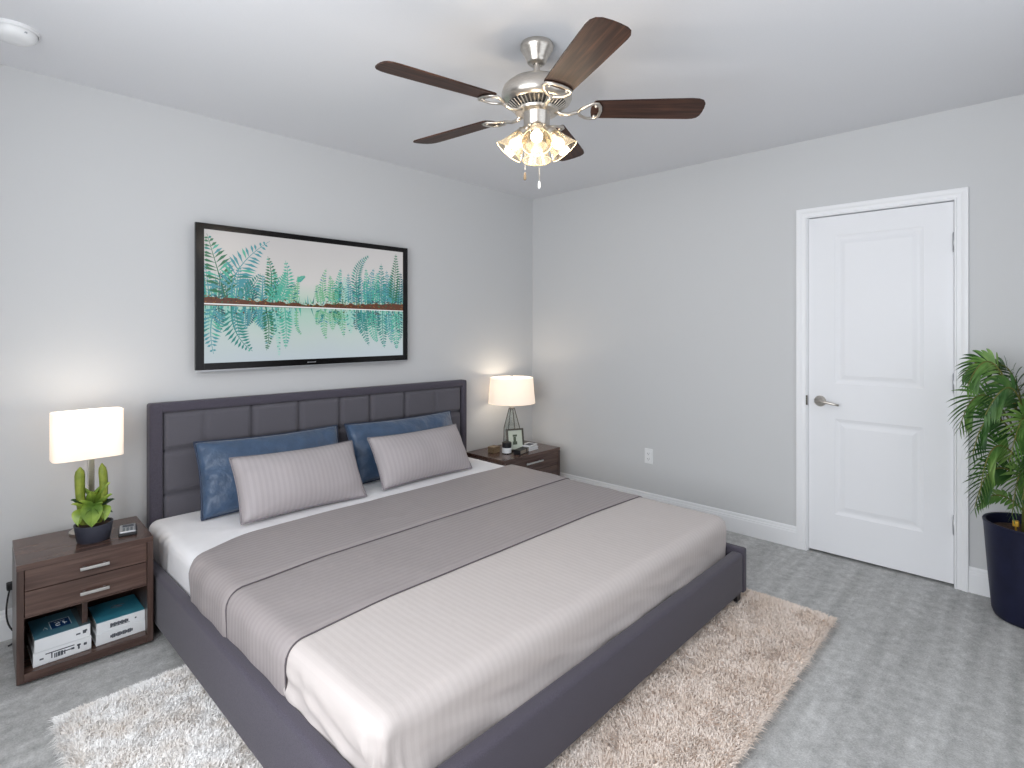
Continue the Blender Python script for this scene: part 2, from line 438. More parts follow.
obj('door_handle', fix(hb), M['nickel'], door, True)
hb = BM(); box(hb, (-.0165, .002, .895), (-.0125, .012, .955), .001); obj('strike_plate', hb, M['pewter'], door)
for z in (1.82, 1.075, .328):
    hb = BM()
    tube(hb, [(-.003, DY0 - DY1 - .002, z - .045), (-.003, DY0 - DY1 - .002, z + .045)], .0065, 10)
    sphere(hb, (-.003, DY0 - DY1 - .002, z + .048), .006, 8, 6); sphere(hb, (-.003, DY0 - DY1 - .002, z - .048), .006, 8, 6)
    obj('hinge', hb, M['silver'], door, True)

# wall outlet
ol = thing('wall_outlet', 'small white power outlet low on the door wall', 'outlet', (0, -1.1675, .405))
b = BM(); box(b, (-.006, -.034, -.056), (0, .034, .056), .002); obj('cover_plate', b, M['white_plastic'], ol)
for s in (-1, 1):
    b = BM(); box(b, (-.008, -.017, s * .02 - .014), (-.0055, .017, s * .02 + .014), .003)
    so = obj('socket', b, M['white_plastic'], ol)
    b = BM(); box(b, (-.0086, -.008, s * .02 - .004), (-.0079, -.006, s * .02 + .006)); box(b, (-.0086, .006, s * .02 - .004), (-.0079, .008, s * .02 + .005)); box(b, (-.0086, -.002, s * .02 - .011), (-.0079, .002, s * .02 - .007))
    obj('slot', b, M['black'], so)

# smoke detector
sd = thing('smoke_detector', 'round white smoke detector on the ceiling by the corner', 'smoke detector', (-3.495, -.43, H))
b = BM(); lathe(b, [(.0, 0), (.074, 0), (.075, -.012), (.072, -.016)], 40); obj('base_ring', fix(b), M['white_plastic'], sd, 'auto')
b = BM(); lathe(b, [(.069, -.0165), (.066, -.03), (.056, -.042), (.036, -.047), (.0, -.048)], 40); lathe(b, [(.0685, -.014), (.0685, -.0168)], 40); obj('cover', fix(b), M['white_plastic'], sd, 'auto')
b = BM(); box(b, (.02, -.062, -.03), (.032, -.058, -.024)); obj('test_button', b, M['silver'], sd)

# ------------------------------------------------------------------ bed
BX0, BX1 = -3.035, -.893      # outer rail faces
HBX0, HBX1 = -2.968, -.858
bed = thing('bed', 'king bed with charcoal upholstered frame and tall padded headboard', 'bed', (-1.95, -1.1, 0))
def lo(bm):   # world-built mesh made local to its empty at the bed origin
    bmesh.ops.translate(bm, verts=bm.verts, vec=(1.95, 1.1, 0)); return bm
def hbz(x): return .987 + (x - HBX0) / (HBX1 - HBX0) * (-.022)
def headboard():
    bm = BM(); W = .060
    x0, x1, y0, y1 = HBX0, HBX1, -.085, -.016
    def bar(xa, xb, za, zb):
        n0 = len(bm.verts); box(bm, (xa, y0, za), (xb, y1, zb), .012, 3)
    bar(x0, x0 + W, .03, .975); bar(x1 - W + .012, x1, .03, .975)
    box(bm, (x0 + W - .02, y0 + .003, .925), (x1 - W + .03, y1, .975), .012, 3)
    box(bm, (x0 + .03, -.05, .05), (x1 - .03, -.02, .93))
    bm.verts.ensure_lookup_table()
    for v in bm.verts:
        if v.co.z > .8: v.co.z = v.co.z - .975 + hbz(v.co.x)
    return bm
hd = obj('headboard', lo(headboard()), M['bed_fabric'], bed, 'auto')
def padded():
    bm = BM()
    xs = [-2.906, -2.715, -2.467, -2.193, -1.925, -1.707, -1.427, -1.165, -.91]
    zs = [.10, .30, .512, .733, .93]
    nx, nz = 14, 12
    X = sorted({round(a + (c - a) * k / nx, 5) for a, c in zip(xs, xs[1:]) for k in range(nx + 1)})
    Z = sorted({round(a + (c - a) * k / nz, 5) for a, c in zip(zs, zs[1:]) for k in range(nz + 1)})
    def prof(t, arr):
        for a, c in zip(arr, arr[1:]):
            if a - 1e-6 <= t <= c + 1e-6:
                u = min(t - a, c - t); return min(1, u / .022) if u > 0 else 0
        return 0
    g = {}
    for i, x in enumerate(X):
        for j, z in enumerate(Z):
            px, pz = prof(x, xs), prof(z, zs)
            p = math.sqrt(max(0, 1 - (1 - px) ** 2)) ** .7 * math.sqrt(max(0, 1 - (1 - pz) ** 2)) ** .7
            if abs(x + 2.715) < .02 or abs(x + 1.165) < .02: p = max(p, .62) if pz > .5 else p
            h = .050 + .030 * p
            zz = z + (0 if z < .3 else (z - .3) / .6 * (hbz(x) - .975))
            g[i, j] = bm.verts.new((x, -h, zz))
    for i in range(len(X) - 1):
        for j in range(len(Z) - 1): bm.faces.new((g[i, j], g[i + 1, j], g[i + 1, j + 1], g[i, j + 1]))
    return bm
obj('padded_panel', lo(padded()), M['panel_fabric'], hd, True)

def soft_box(a, b_, r, n=3):
    bm = BM(); box(bm, a, b_, r, n); return bm
RZ0, RZ1 = .052, .278
obj('side_rail', lo(soft_box((BX0, -2.225, RZ0), (BX0 + .050, -.088, RZ1 - .002), .014, 4)), M['bed_fabric'], bed, 'auto')
obj('side_rail', lo(soft_box((BX1 - .04, -2.226, RZ0 - .005), (BX1, -.088, RZ1 - .012), .010, 4)), M['bed_fabric'], bed, 'auto')
obj('footboard', lo(soft_box((BX0 + .051, -2.224, RZ0), (BX1 - .041, -2.166, RZ1 - .028), .016, 4)), M['bed_fabric'], bed, 'auto')
b = BM()
box(b, (BX0 + .06, -2.17, .16), (BX1 - .05, -.09, .19))
obj('slat_base', lo(b), M['dark_gap'], bed)
for x, y in ((BX0 + .075, -2.19), (BX1 - .085, -2.205), (BX0 + .075, -.3), (BX1 - .075, -.3)):
    b = BM(); box(b, (x - .022, y - .014, 0), (x + .022, y + .014, RZ0 + .12), .002); obj('leg', lo(b), M['black'], bed)

# mattress and cloths: all wrap one rounded box
MX0, MX1, MY0, MY1, MZ0, MZ1, MR = -2.980, -.945, -2.150, -.096, .192, .413, .047
def rounded(p, d):
    """point on the box surface -> rounded surface, pushed out by d"""
    q = Vector((min(max(p.x, MX0 + MR), MX1 - MR), min(max(p.y, MY0 + MR), MY1 - .02), min(p.z, MZ1 - MR)))
    v = p - q
    if v.length < 1e-6: return p.copy(), Vector((0, 0, 1))
    n = v.normalized()
    ax = sum(1 for c in v if abs(c) > 1e-6)
    rr = MR if p.y < MY1 - .03 or n.z > .2 or abs(n.x) > .2 else .02
    return q + n * (rr + d), n
def grid_from(fn, nu, nv):
    bm = BM(); g = [[bm.verts.new(fn(i / nu, j / nv)) for j in range(nv + 1)] for i in range(nu + 1)]
    for i in range(nu):
        for j in range(nv): bm.faces.new((g[i][j], g[i + 1][j], g[i + 1][j + 1], g[i][j + 1]))
    return bm
def lerp(a, c, t): return a + (c - a) * t
def cloth_box(y0, y1, zb, d, foot, wr, res=.035, head=False):
    """top + two sides (+ foot or head) of the box between y0 (foot side) and y1, hanging to zb"""
    bm = BM()
    def patch(fn, nu, nv):
        g = [[bm.verts.new(fn(i / nu, j / nv)) for j in range(nv + 1)] for i in range(nu + 1)]
        for i in range(nu):
            for j in range(nv): bm.faces.new((g[i][j], g[i + 1][j], g[i + 1][j + 1], g[i][j + 1]))
    nx = int((MX1 - MX0) / res); ny = max(2, int((y1 - y0) / res)); nz = max(3, int((MZ1 - zb) / res * 1.6))
    ss = lambda t: t
    patch(lambda u, v: (lerp(MX0, MX1, u), lerp(y0, y1, v), MZ1), nx, ny)
    for X in (MX0, MX1): patch(lambda u, v: (X, lerp(y0, y1, v), lerp(zb, MZ1, u)), nz, ny)
    if foot: patch(lambda u, v: (lerp(MX0, MX1, u), y0, lerp(zb, MZ1, v)), nx, nz)
    if head: patch(lambda u, v: (lerp(MX0, MX1, u), y1, lerp(zb, MZ1, v)), nx, nz)
    bmesh.ops.remove_doubles(bm, verts=bm.verts, dist=1e-4)
    bmesh.ops.subdivide_edges(bm, edges=[e for e in bm.edges], cuts=1, use_grid_fill=True)
    for v in bm.verts:
        p, n = rounded(v.co, d); w = wr(p, n)
        v.co = p + n * w
    return fix(bm)
def fnoise(p, s): return noise.noise(Vector(p) * s)
def sheet_wr(p, n):
    w = fnoise((p.x, p.y, p.z), 5) * .002
    side = max(0, abs(n.x) - .3) / .7
    t = max(0, 1 - abs(p.y + .33) / .16)
    return w + side * t * .009 * math.sin(p.y * 90 + p.z * 14)
mt = cloth_box(MY0, MY1, MZ0, 0.0, True, sheet_wr, head=True)
box(mt, (MX0 + .01, MY0 + .01, MZ0), (MX1 - .01, MY1 - .012, MZ0 + .06))
tag(obj('mattress', mt, M['sheet'], None, True), 'thick mattress in a smooth white fitted sheet on the charcoal bed', 'mattress')

def spread_wr(p, n):
    dz = max(0, .40 - p.z) / .13
    w = fnoise((p.x, p.y, p.z), 4) * .002
    if n.y < -.4:      # foot drop: slanting creases near the hem
        w += dz * (.009 * fnoise((p.x * 3 + p.z * 7, 2, p.z * 9), 2.2) + .003 * math.sin(p.x * 42 + p.z * 60) * max(0, fnoise((p.x, 5, 0), 3)))
    if n.x < -.4:
        w += min(1, dz * 1.5) * (.011 * fnoise((p.y * 3 - p.z * 9, 8, p.z * 6), 2.4) + .006 * math.sin(p.y * 48 + 30 * (p.z - .3) * (1 + 8 * (p.y + 1.7)) + 4 * fnoise(p, 6)) * max(0, 1 - abs(p.y + 1.74) / .16))
    c = math.hypot(p.x - MX0, p.y - MY0)   # gathered corner
    if c < .16 and p.z < .41:
        w += dz * (1 - c / .16) * .05 * math.sin(math.atan2(n.y, n.x) * 14 + p.z * 20)
    c = math.hypot(p.x - MX1, p.y - MY0)
    return max(w, -.006)
sp = cloth_box(MY0, -1.53, .222, .008, True, spread_wr, .03)
tag(obj('bedspread', sp, M['spread'], None, True), 'pale beige striped bedspread tucked in over the foot of the mattress', 'bedspread')

# grey throw: s runs over the box from one hem across the top to the other hem
ZH = .232
L_side = MZ1 - ZH; L_top = MX1 - MX0; L_all = 2 * L_side + L_top
def sx(s):
    if s < L_side: return MX0, ZH + s
    if s < L_side + L_top: return MX0 + s - L_side, MZ1
    return MX1, MZ1 - (s - L_side - L_top)
def yline(tab, s):
    for (a, ya), (c, yc) in zip(tab, tab[1:]):
        if s <= c: 
            t = (s - a) / (c - a); return ya + (yc - ya) * t
    return tab[-1][1]
E1 = [(0, -.835), (L_side, -.785), (L_side + .10, -.72), (L_side + .25, -.655), (L_side + .6, -.650), (L_side + 1.9, -.660), (L_all, -.66)]
SM = [(0, -1.215), (L_side, -1.19), (L_side + .10, -1.185), (L_side + .35, -1.155), (L_side + 1.7, -1.147), (L_all, -1.15)]
E2 = [(0, -1.675), (L_side, -1.665), (L_side + .12, -1.655), (L_side + .35, -1.632), (L_side + 1.6, -1.642), (L_side + 1.95, -1.665), (L_all, -1.69)]
def smooth_tab(tab): return lambda s: sum(yline(tab, min(max(s + o, 0), L_all)) for o in (-.06, -.04, -.02, 0, .02, .04, .06)) / 7
e1, sm, e2 = smooth_tab(E1), smooth_tab(SM), smooth_tab(E2)
def throw_strip(fa, fb, d, ns=150, nt=30, roll=True):
    bm = BM(); g = []
    for i in range(ns + 1):
        s = L_all * i / ns; x, z = sx(s); row = []
        for j in range(nt + 1):
            t = j / nt; y = lerp(fa(s), fb(s), t)
            p, n = rounded(Vector((x, y, z)), d)
            w = .0022 * fnoise((x, y * 1.5, z), 6)
            w += .002 * math.sin(3 * fnoise((x, y, z), 2) + y * 30) * (1 if abs(n.x) > .5 else .3)
            edge = min(t, 1 - t) * abs(fb(s) - fa(s))
            drop = .006 * max(0, 1 - edge / .012) ** 2
            row.append(bm.verts.new(p + n * (w - drop)))
        g.append(row)
    for i in range(ns):
        for j in range(nt): bm.faces.new((g[i][j], g[i + 1][j], g[i + 1][j + 1], g[i][j + 1]))
    return fix(bm), g
def edge_line(f, d, r=.0035, dy=0):
    bm = BM(); pts = []
    for i in range(161):
        s = L_all * i / 160; x, z = sx(s); p, n = rounded(Vector((x, f(s) + dy, z)), d); pts.append(p)
    return tube(bm, pts, r, 6)
b, _ = throw_strip(lambda s: sm(s) + .06, e2, .014)
thr = tag(obj('throw_blanket', b, M['throw'], None, True), 'grey striped blanket folded across the middle of the bed', 'blanket')
b, _ = throw_strip(e1, lambda s: sm(s) - .004, .021)
obj('folded_flap', b, M['throw'], thr, True)
obj('piping', edge_line(e2, .011, .0026), M['throw_pipe'], thr, True)
obj('piping', edge_line(sm, .0165, .0026, -.006), M['throw_pipe'], thr, True)

# ------------------------------------------------------------------ pillows
def pillow_bm(w, h, t, pinch=.035, seed=0, wr=.004, n=36):
    bm = BM(); G = {}
    for side in (1, -1):
        for i in range(n + 1):
            for j in range(n + 1):
                u, v = 2 * i / n - 1, 2 * j / n - 1
                k = (max(0, 1 - abs(u) ** 2.3) * max(0, 1 - abs(v) ** 2.1)) ** .5
                x = u * w / 2 * (1 - pinch * (1 - abs(u)) * 0) ; z = v * h / 2
                # concave sides, pointed corners
                x -= math.copysign(1, u) * pinch * h * (1 - v * v) * abs(u) ** 3
                z -= math.copysign(1, v) * pinch * h * (1 - u * u) * abs(v) ** 3
                y = side * t / 2 * k
                cr = wr * noise.noise(Vector((x * 9 + seed, z * 9, side * 3))) + wr * .9 * math.sin(z * 55 + 6 * noise.noise(Vector((x * 5, z * 5, seed)))) * max(0, abs(u) - .55)
                y += side * cr * min(1, k * 3) + side * .012 * k * noise.noise(Vector((x * 4.5 + seed * 3, z * 5, side)))
                z -= .10 * t * k * (1 if v < 0 else 0) * 0
                edge = i in (0, n) or j in (0, n)
                if edge and side == -1: G[side, i, j] = G[1, i, j]
                else: G[side, i, j] = bm.verts.new((x, -y, z))
        for i in range(n):
            for j in range(n):
                f = (G[side, i, j], G[side, i + 1, j], G[side, i + 1, j + 1], G[side, i, j + 1])
                bm.faces.new(f if side == 1 else f[::-1])
    rim = [G[1, i, 0].co.copy() for i in range(n + 1)] + [G[1, n, j].co.copy() for j in range(1, n + 1)] + [G[1, i, n].co.copy() for i in range(n - 1, -1, -1)] + [G[1, 0, j].co.copy() for j in range(n - 1, 0, -1)]
    return bm, rim
def pillow(name, label, w, h, t, base, tilt, roll, rz, m, mp, group, seed, wr=.006):
    """base: midpoint of the lower edge"""
    r = thing(name, label, 'pillow', base, 0, group)
    r.rotation_mode = 'XYZ'
    bm, rim = pillow_bm(w, h, t, seed=seed, wr=wr)
    mtx = Matrix.Rotation(rz, 4, 'Z') @ Matrix.Rotation(-tilt, 4, 'X') @ Matrix.Rotation(roll, 4, 'Y') @ Matrix.Translation((0, 0, h / 2))
    r.matrix_world = Matrix.Translation(base) @ mtx
    obj('cover', bm, m, r, True)
    p = BM(); tube(p, rim, .0048, 6, closed=True); obj('piping', p, mp, r, True)
    return r
pillow('pillow', 'blue satin pillow leaning on the headboard, on the side of the cactus lamp',   .79, .388, .18, (-2.405, -.305, .414), math.radians(21), math.radians(1.0), 0, M['blue'], M['blue_pipe'], 'blue satin pillows', 1, .014)
pillow('pillow', 'blue satin pillow leaning on the headboard, on the side of the glass lamp', .845, .375, .18, (-1.53, -.305, .414), math.radians(21), math.radians(0.5), 0, M['blue'], M['blue_pipe'], 'blue satin pillows', 2, .014)
pillow('cushion', 'grey striped lumbar cushion before the blue pillow nearer the cactus lamp', .672, .332, .20, (-2.365, -.545, .428), math.radians(31), math.radians(1.2), 0, M['cushion'], M['cushion_pipe'], 'grey striped cushions', 3)
pillow('cushion', 'grey striped lumbar cushion before the blue pillow nearer the glass lamp', .705, .320, .20, (-1.560, -.530, .428), math.radians(31), math.radians(0.6), math.radians(1.5), M['cushion'], M['cushion_pipe'], 'grey striped cushions', 4)

# ------------------------------------------------------------------ rug
rug = tag(obj('rug', soft_box((-3.42, -2.60, .001), (-.83, -.84, .012), .004), M['rug'], None), 'shaggy white and beige rug lying half under the bed', 'rug')
def pile():
    r = np.random.default_rng(3)
    X0, X1, Y0, Y1 = -3.42, -.83, -2.60, -.84
    N = 210000
    x = r.uniform(X0, X1, N); y = r.uniform(Y0, Y1, N)
    keep = ~((x > -2.9) & (x < -.99) & (y > -2.12)) & ~((x < -3.0) & (y < -2.2))
    x, y = x[keep], y[keep]
    ne = 2600    # fringe along the edges
    ex = np.concatenate([np.full(ne, X1) + r.uniform(-.012, .004, ne), r.uniform(X0, X1, ne), np.full(ne, X0), r.uniform(X0, -3.0, ne // 3)])
    ey = np.concatenate([r.uniform(Y0, Y1, ne), np.full(ne, Y0) + r.uniform(-.004, .012, ne), r.uniform(Y0, Y1, ne), np.full(ne // 3, Y1)])
    x = np.concatenate([x, ex]); y = np.concatenate([y, ey]); n = len(x)
    # clumped lean directions
    a = np.zeros(n); ln = np.zeros(n)
    for i in range(n):
        q = Vector((x[i] * 7, y[i] * 7, 0))
        a[i] = 3 * noise.noise(q * .6) + 3.5 * noise.noise(q * 2.1); ln[i] = .5 + .5 * noise.noise(q * 1.3 + Vector((9, 2, 4)))
    a += r.normal(0, 1.3, n)
    dx, dy = np.cos(a), np.sin(a)
    o = .03   # edge tufts lean outward
    for arr, lim, sg, comp in ((x, X1, 1, 'x'), (x, X0, -1, 'x'), (y, Y0, -1, 'y'), (y, Y1, 1, 'y')):
        near = np.abs(arr - lim) < o
        if comp == 'x': dx[near] = sg * (.5 + .5 * np.abs(dx[near])); dy[near] *= .6
        else: dy[near] = sg * (.5 + .5 * np.abs(dy[near])); dx[near] *= .6
    under = (x > BX0 - .02) & (x < BX1 + .02) & (y > -2.27)
    hgt = (.021 + .006 * np.clip(ln, 0, 1)) * r.uniform(.85, 1.08, n)
    edge_ = (np.minimum.reduce([np.abs(x - X0), np.abs(x - X1), np.abs(y - Y0), np.abs(y - Y1)]) < .02)
    hgt[under] = np.minimum(hgt[under], .026)
    lean = hgt * r.uniform(.3, .9, n); lean[edge_] *= r.uniform(.6, 2.4, edge_.sum())
    w = r.uniform(.0014, .0026, n)
    px, py = -np.sin(a + r.normal(0, .6, n)), np.cos(a + r.normal(0, .6, n))
    V = np.zeros((n, 5, 3))
    base = np.stack([x, y, np.full(n, .008)], 1); side = np.stack([px * w, py * w, np.zeros(n)], 1); d = np.stack([dx, dy, np.zeros(n)], 1)
    mid = base + d * (lean * .35)[:, None] + np.stack([np.zeros(n), np.zeros(n), hgt * .72], 1)
    tip = base + d * lean[:, None] + np.stack([np.zeros(n), np.zeros(n), hgt], 1)
    tip[:, 2] -= .25 * lean
    V[:, 0] = base - side; V[:, 1] = base + side; V[:, 2] = mid + side * .9; V[:, 3] = mid - side * .9; V[:, 4] = tip
    me = bpy.data.meshes.new('pile')
    k = np.arange(n) * 5
    q = np.stack([k, k + 1, k + 2, k + 3], 1); t = np.stack([k + 3, k + 2, k + 4], 1)
    me.vertices.add(n * 5); me.vertices.foreach_set('co', V.reshape(-1))
    loops = np.concatenate([q.reshape(-1), t.reshape(-1)]); me.loops.add(len(loops)); me.loops.foreach_set('vertex_index', loops.astype(np.int32))
    me.polygons.add(2 * n)
    ls = np.concatenate([np.arange(n) * 4, 4 * n + np.arange(n) * 3]); me.polygons.foreach_set('loop_start', ls.astype(np.int32))
    me.update(calc_edges=True); me.validate()
    me.materials.append(M['rug'])
    o_ = bpy.data.objects.new('pile', me); C.objects.link(o_); o_.parent = rug; o_['kind'] = 'stuff'
pile()

# ------------------------------------------------------------------ nightstands
def nightstand(label, x0, x1, y0, y1, z1, drawers, shelf, hz, rz=0):
    """drawers: list of (z0, z1); shelf: (z0, z1) open bay or None"""
    r = thing('nightstand', label, 'nightstand', ((x0 + x1) / 2, (y0 + y1) / 2, 0), rz, 'bedside tables')
    W, D = (x1 - x0) / 2, (y1 - y0) / 2; t = .022
    zb = .026
    b = BM(); box(b, (-W, -D, z1 - t), (W, D, z1), .0015); obj('top', b, M['wood_x'], r)
    for s in (-1, 1):
        b = BM(); xa = s * W; xb = s * (W - t); box(b, (min(xa, xb), -D, zb - .012), (max(xa, xb), D, z1 - t - .0003), .0015); obj('side_panel', b, M['wood_z'], r)
    b = BM(); box(b, (-W + t, -D, zb - .012), (W - t, D, zb + t), .0015); obj('bottom_panel', b, M['wood_x'], r)
    b = BM(); box(b, (-W + t, D - .01, zb + t), (W - t, D, z1 - t)); obj('back_panel', b, M['wood_x'], r)
    for (a, c), h in zip(drawers, hz):
        b = BM(); box(b, (-W + t + .002, -D + .004, a + .0015), (W - t - .002, -D + .022, c - .0015), .001)
        box(b, (-W + t + .006, -D + .022, a + .006), (W - t - .006, D - .03, a + .012)); 
        dr = obj('drawer', b, M['wood_x'], r)
        b = BM(); xm = (h[0] + h[1]) / 2 - (x0 + x1) / 2; l = (h[1] - h[0]) / 2
        box(b, (xm - l, -D - .022, h[2] - .006), (xm + l, -D - .014, h[2] + .006), .002)
        for s in (-.7, .7): box(b, (xm + s * l - .004, -D - .015, h[2] - .003), (xm + s * l + .004, -D + .005, h[2] + .003))
        obj('handle', b, M['chrome'], dr)
    if shelf:
        a, c = shelf
        b = BM(); box(b, (-W + t, -D + .006, c - .001), (W - t, D - .01, c + .004)); obj('shelf_board', b, M['wood_x'], r)
        b = BM(); box(b, (-.018, -D + .06, a), (.0, D - .011, c - .0015)); obj('divider', b, M['wood_z'], r)
    for s in (-1, 1):
        for q in (-1, 1):
            b = BM(); lathe(b, [(.013, 0), (.015, .014)], 12, s * (W - .04), q * (D - .04), cap0=True, cap1=True); obj('foot', fix(b), M['black'], r)
    return r
NL = (-3.487, -3.045, -.5, -.14, .466)
nightstand('walnut nightstand with two drawers and an open shelf of books', *NL, [(.360, .444), (.262, .360)], (.048, .258), [(-3.298, -3.202, .402), (-3.298, -3.202, .303)], math.radians(-2.4))
NR = (-.838, -.182, -.462, -.04, .395)
nightstand('walnut nightstand in the corner, half hidden behind the bed', *NR, [(.262, .373), (.15, .262)], (.048, .148), [(-.606, -.413, .331), (-.606, -.413, .22)])

# books and boxes on the open shelf
def book(label, x0, x1, y0, d, z0, z1, topm, marks, group, cover=None, rz=0.0):
    cx_ = (x0 + x1) / 2; cy_ = y0 + d / 2
    r = thing('book', label, 'book', (cx_, cy_, z0), rz, group); W, D, T = (x1 - x0) / 2, d / 2, z1 - z0
    b = BM(); box(b, (-W + .004, -D + .003, .003), (W - .004, D - .003, T - .003)); obj('pages', b, M['pages'], r)
    b = BM()
    box(b, (-W, -D, 0), (W, D, .003), .0008, mi=0); box(b, (-W, -D, .0005), (W, -D + .004, T - .0005), .0008, mi=0)
    box(b, (-W, -D, T - .003), (W, D, T), .0008, mi=0)
    obj('cover', b, M['paper'], r)
    if topm:
        b = BM(); box(b, (-W + .0005, -D + .001, T - .0002), (W - .0005, D - .0005, T + .0006)); obj('cover_print', b, M[topm], r)
    if marks:
        b = BM()
        for u, v, w, h in marks:
            box(b, (u * W - w / 2, -D - .0006, T * v - h / 2), (u * W + w / 2, -D + .0002, T * v + h / 2))
        obj('spine_lettering', b, M['ink'], r)
    if cover: cover(r, W, D, T)
    return r
def cover_square(r, W, D, T):
    z = T + .0006
    b = BM(); box(b, (-.03, -.045, z), (.036, .03, z + .0004), mi=0); obj('cover_square', b, M['cover_blue'], r)
    b = BM(); box(b, (.052, -D + .004, z), (W - .002, D - .003, z + .0004)); obj('cover_block', b, M['cover_grey'], r)
    b = BM(); z += .0004
    for a, c, e, f in ((-.03, -.045, -.028, .03), (-.03, .028, .036, .03), (.034, -.045, .036, .03)): box(b, (a, c, z), (e, f, z + .0003))
    for k in range(4): box(b, (-.014 + k * .009, .008, z), (-.008 + k * .009, .012, z + .0003))
    ring = [(-.004 + .008 * math.cos(t), -.016 + .011 * math.sin(t), z + .0003) for t in np.linspace(.6, 5.4, 12)]
    tube(b, ring, .0015, 4); tube(b, [(.010, -.006, z + .0003), (.016, -.006, z + .0003), (.016, -.027, z + .0003)], .0015, 4); tube(b, [(.012, -.016, z + .0003), (.024, -.016, z + .0003)], .0015, 4)
    tube(b, [(-.052, -.03, z + .0003), (-.046, -.01, z + .0003), (-.04, -.034, z + .0003)], .001, 4)
    obj('cover_lettering', b, M['ink_light'], r)
def cover_swirl(r, W, D, T):
    z = T + .0008
    b = BM(); tube(b, [(.008 + .024 * math.cos(t), .02 + .012 * math.sin(t), z) for t in np.linspace(0, 5.2, 18)], .0016, 4); tube(b, [(.0, .03, z), (.022, .004, z)], .003, 4)
    obj('cover_emblem', b, M['ink'], r)
m1 = [(-.72, .45, .012, .006), (-.38, .5, .004, .022), (-.28, .42, .004, .018), (-.22, .42, .004, .018), (-.14, .44, .008, .018), (-.04, .44, .008, .018), (-.1, .72, .09, .004), (.06, .44, .004, .016), (.12, .5, .03, .004), (.34, .5, .010, .008), (.55, .5, .006, .020), (.55, .62, .012, .006), (.78, .55, .010, .010)]
m2 = [(.55, .45, .014, .006), (.78, .5, .011, .013), (.84, .58, .007, .007)]
m3 = [(-.42 + .075 * k, .5, .006, .011 if k % 2 else .015) for k in range(10)] + [(-.06, .3, .07, .002), (.6, .5, .006, .006)]
m4 = [(-.42 + .07 * k, .5, .0055, .016 if k % 3 else .011) for k in range(13)]
Z0 = .0485
book('white book with black symbols on its spine, under the book with the blue square', -3.444, -3.262, -.464, .215, Z0, .102, None, m1, 'books on the nightstand shelf')
book('book with a teal cover and blue square, on top of its stack', -3.441, -3.266, -.462, .205, .1022, .152, 'teal_dark', m2, 'books on the nightstand shelf', cover_square, .01)
book('white book with a grey lettered spine, under the plain teal covered book', -3.246, -3.070, -.462, .205, Z0, .094, None, m4, 'books on the nightstand shelf')
book('book with a plain teal cover and dark oval emblem, nearest the bed', -3.243, -3.072, -.459, .20, .0942, .139, 'teal', m3, 'books on the nightstand shelf', cover_swirl, -.01)

# ------------------------------------------------------------------ lamps
def point(name, loc, e, col, r=.03, parent=None):
    d = bpy.data.lights.new(name, 'POINT'); d.energy = e; d.color = col; d.shadow_soft_size = r
    o = bpy.data.objects.new(name, d); C.objects.link(o); o.location = loc
    if parent: o.parent = parent
    return o
WARM = (1.0, .86, .68)
def table_lamp_metal():
    X, Y = -3.2385, -.232; zt = .466
    r = thing('table_lamp', 'lit table lamp with a white oblong shade on a metal post, behind the cactus', 'lamp', (X, Y, zt), 0, 'bedside lamps')
    b = BM(); lathe(b, [(0, 0), (.065, 0), (.066, .008), (.06, .013), (.014, .015)], 32); obj('base', fix(b), M['nickel'], r, 'auto')
    b = BM(); box(b, (.000, -.012, .013), (.024, .012, .37), .003); obj('post', b, M['nickel'], r)
    b = BM(); n = 64; e = 5.5
    def sup(a, w, d):
        c, s = math.cos(a), math.sin(a); k = (abs(c) ** e + abs(s) ** e) ** (-1 / e); return w * c * k, d * s * k
    def ring(w, d, z): return [b.verts.new((*sup(2 * PI * k / n, w, d), z)) for k in range(n)]
    z0, z1 = .330, .534
    R = [ring(.127, .066, z0), ring(.127, .066, z1), ring(.123, .062, z1), ring(.123, .062, z0)]
    for i in range(4):
        A, B = R[i], R[(i + 1) % 4]
        for k in range(n): b.faces.new((A[k], A[(k + 1) % n], B[(k + 1) % n], B[k]))
    obj('lamp_shade', fix(b), M['shade'], r, 'auto')
    b = BM(); sphere(b, (.0, 0, .455), .026, 16, 10, (1, 1, 1.25)); tube(b, [(.0, 0, .37), (.0, 0, .415)], .014, 12); obj('bulb', b, M['bulb'], r, True)
    point('lamp_light', (0, 0, .512), 1.0, (1.0, .92, .82), .03, r)
table_lamp_metal()
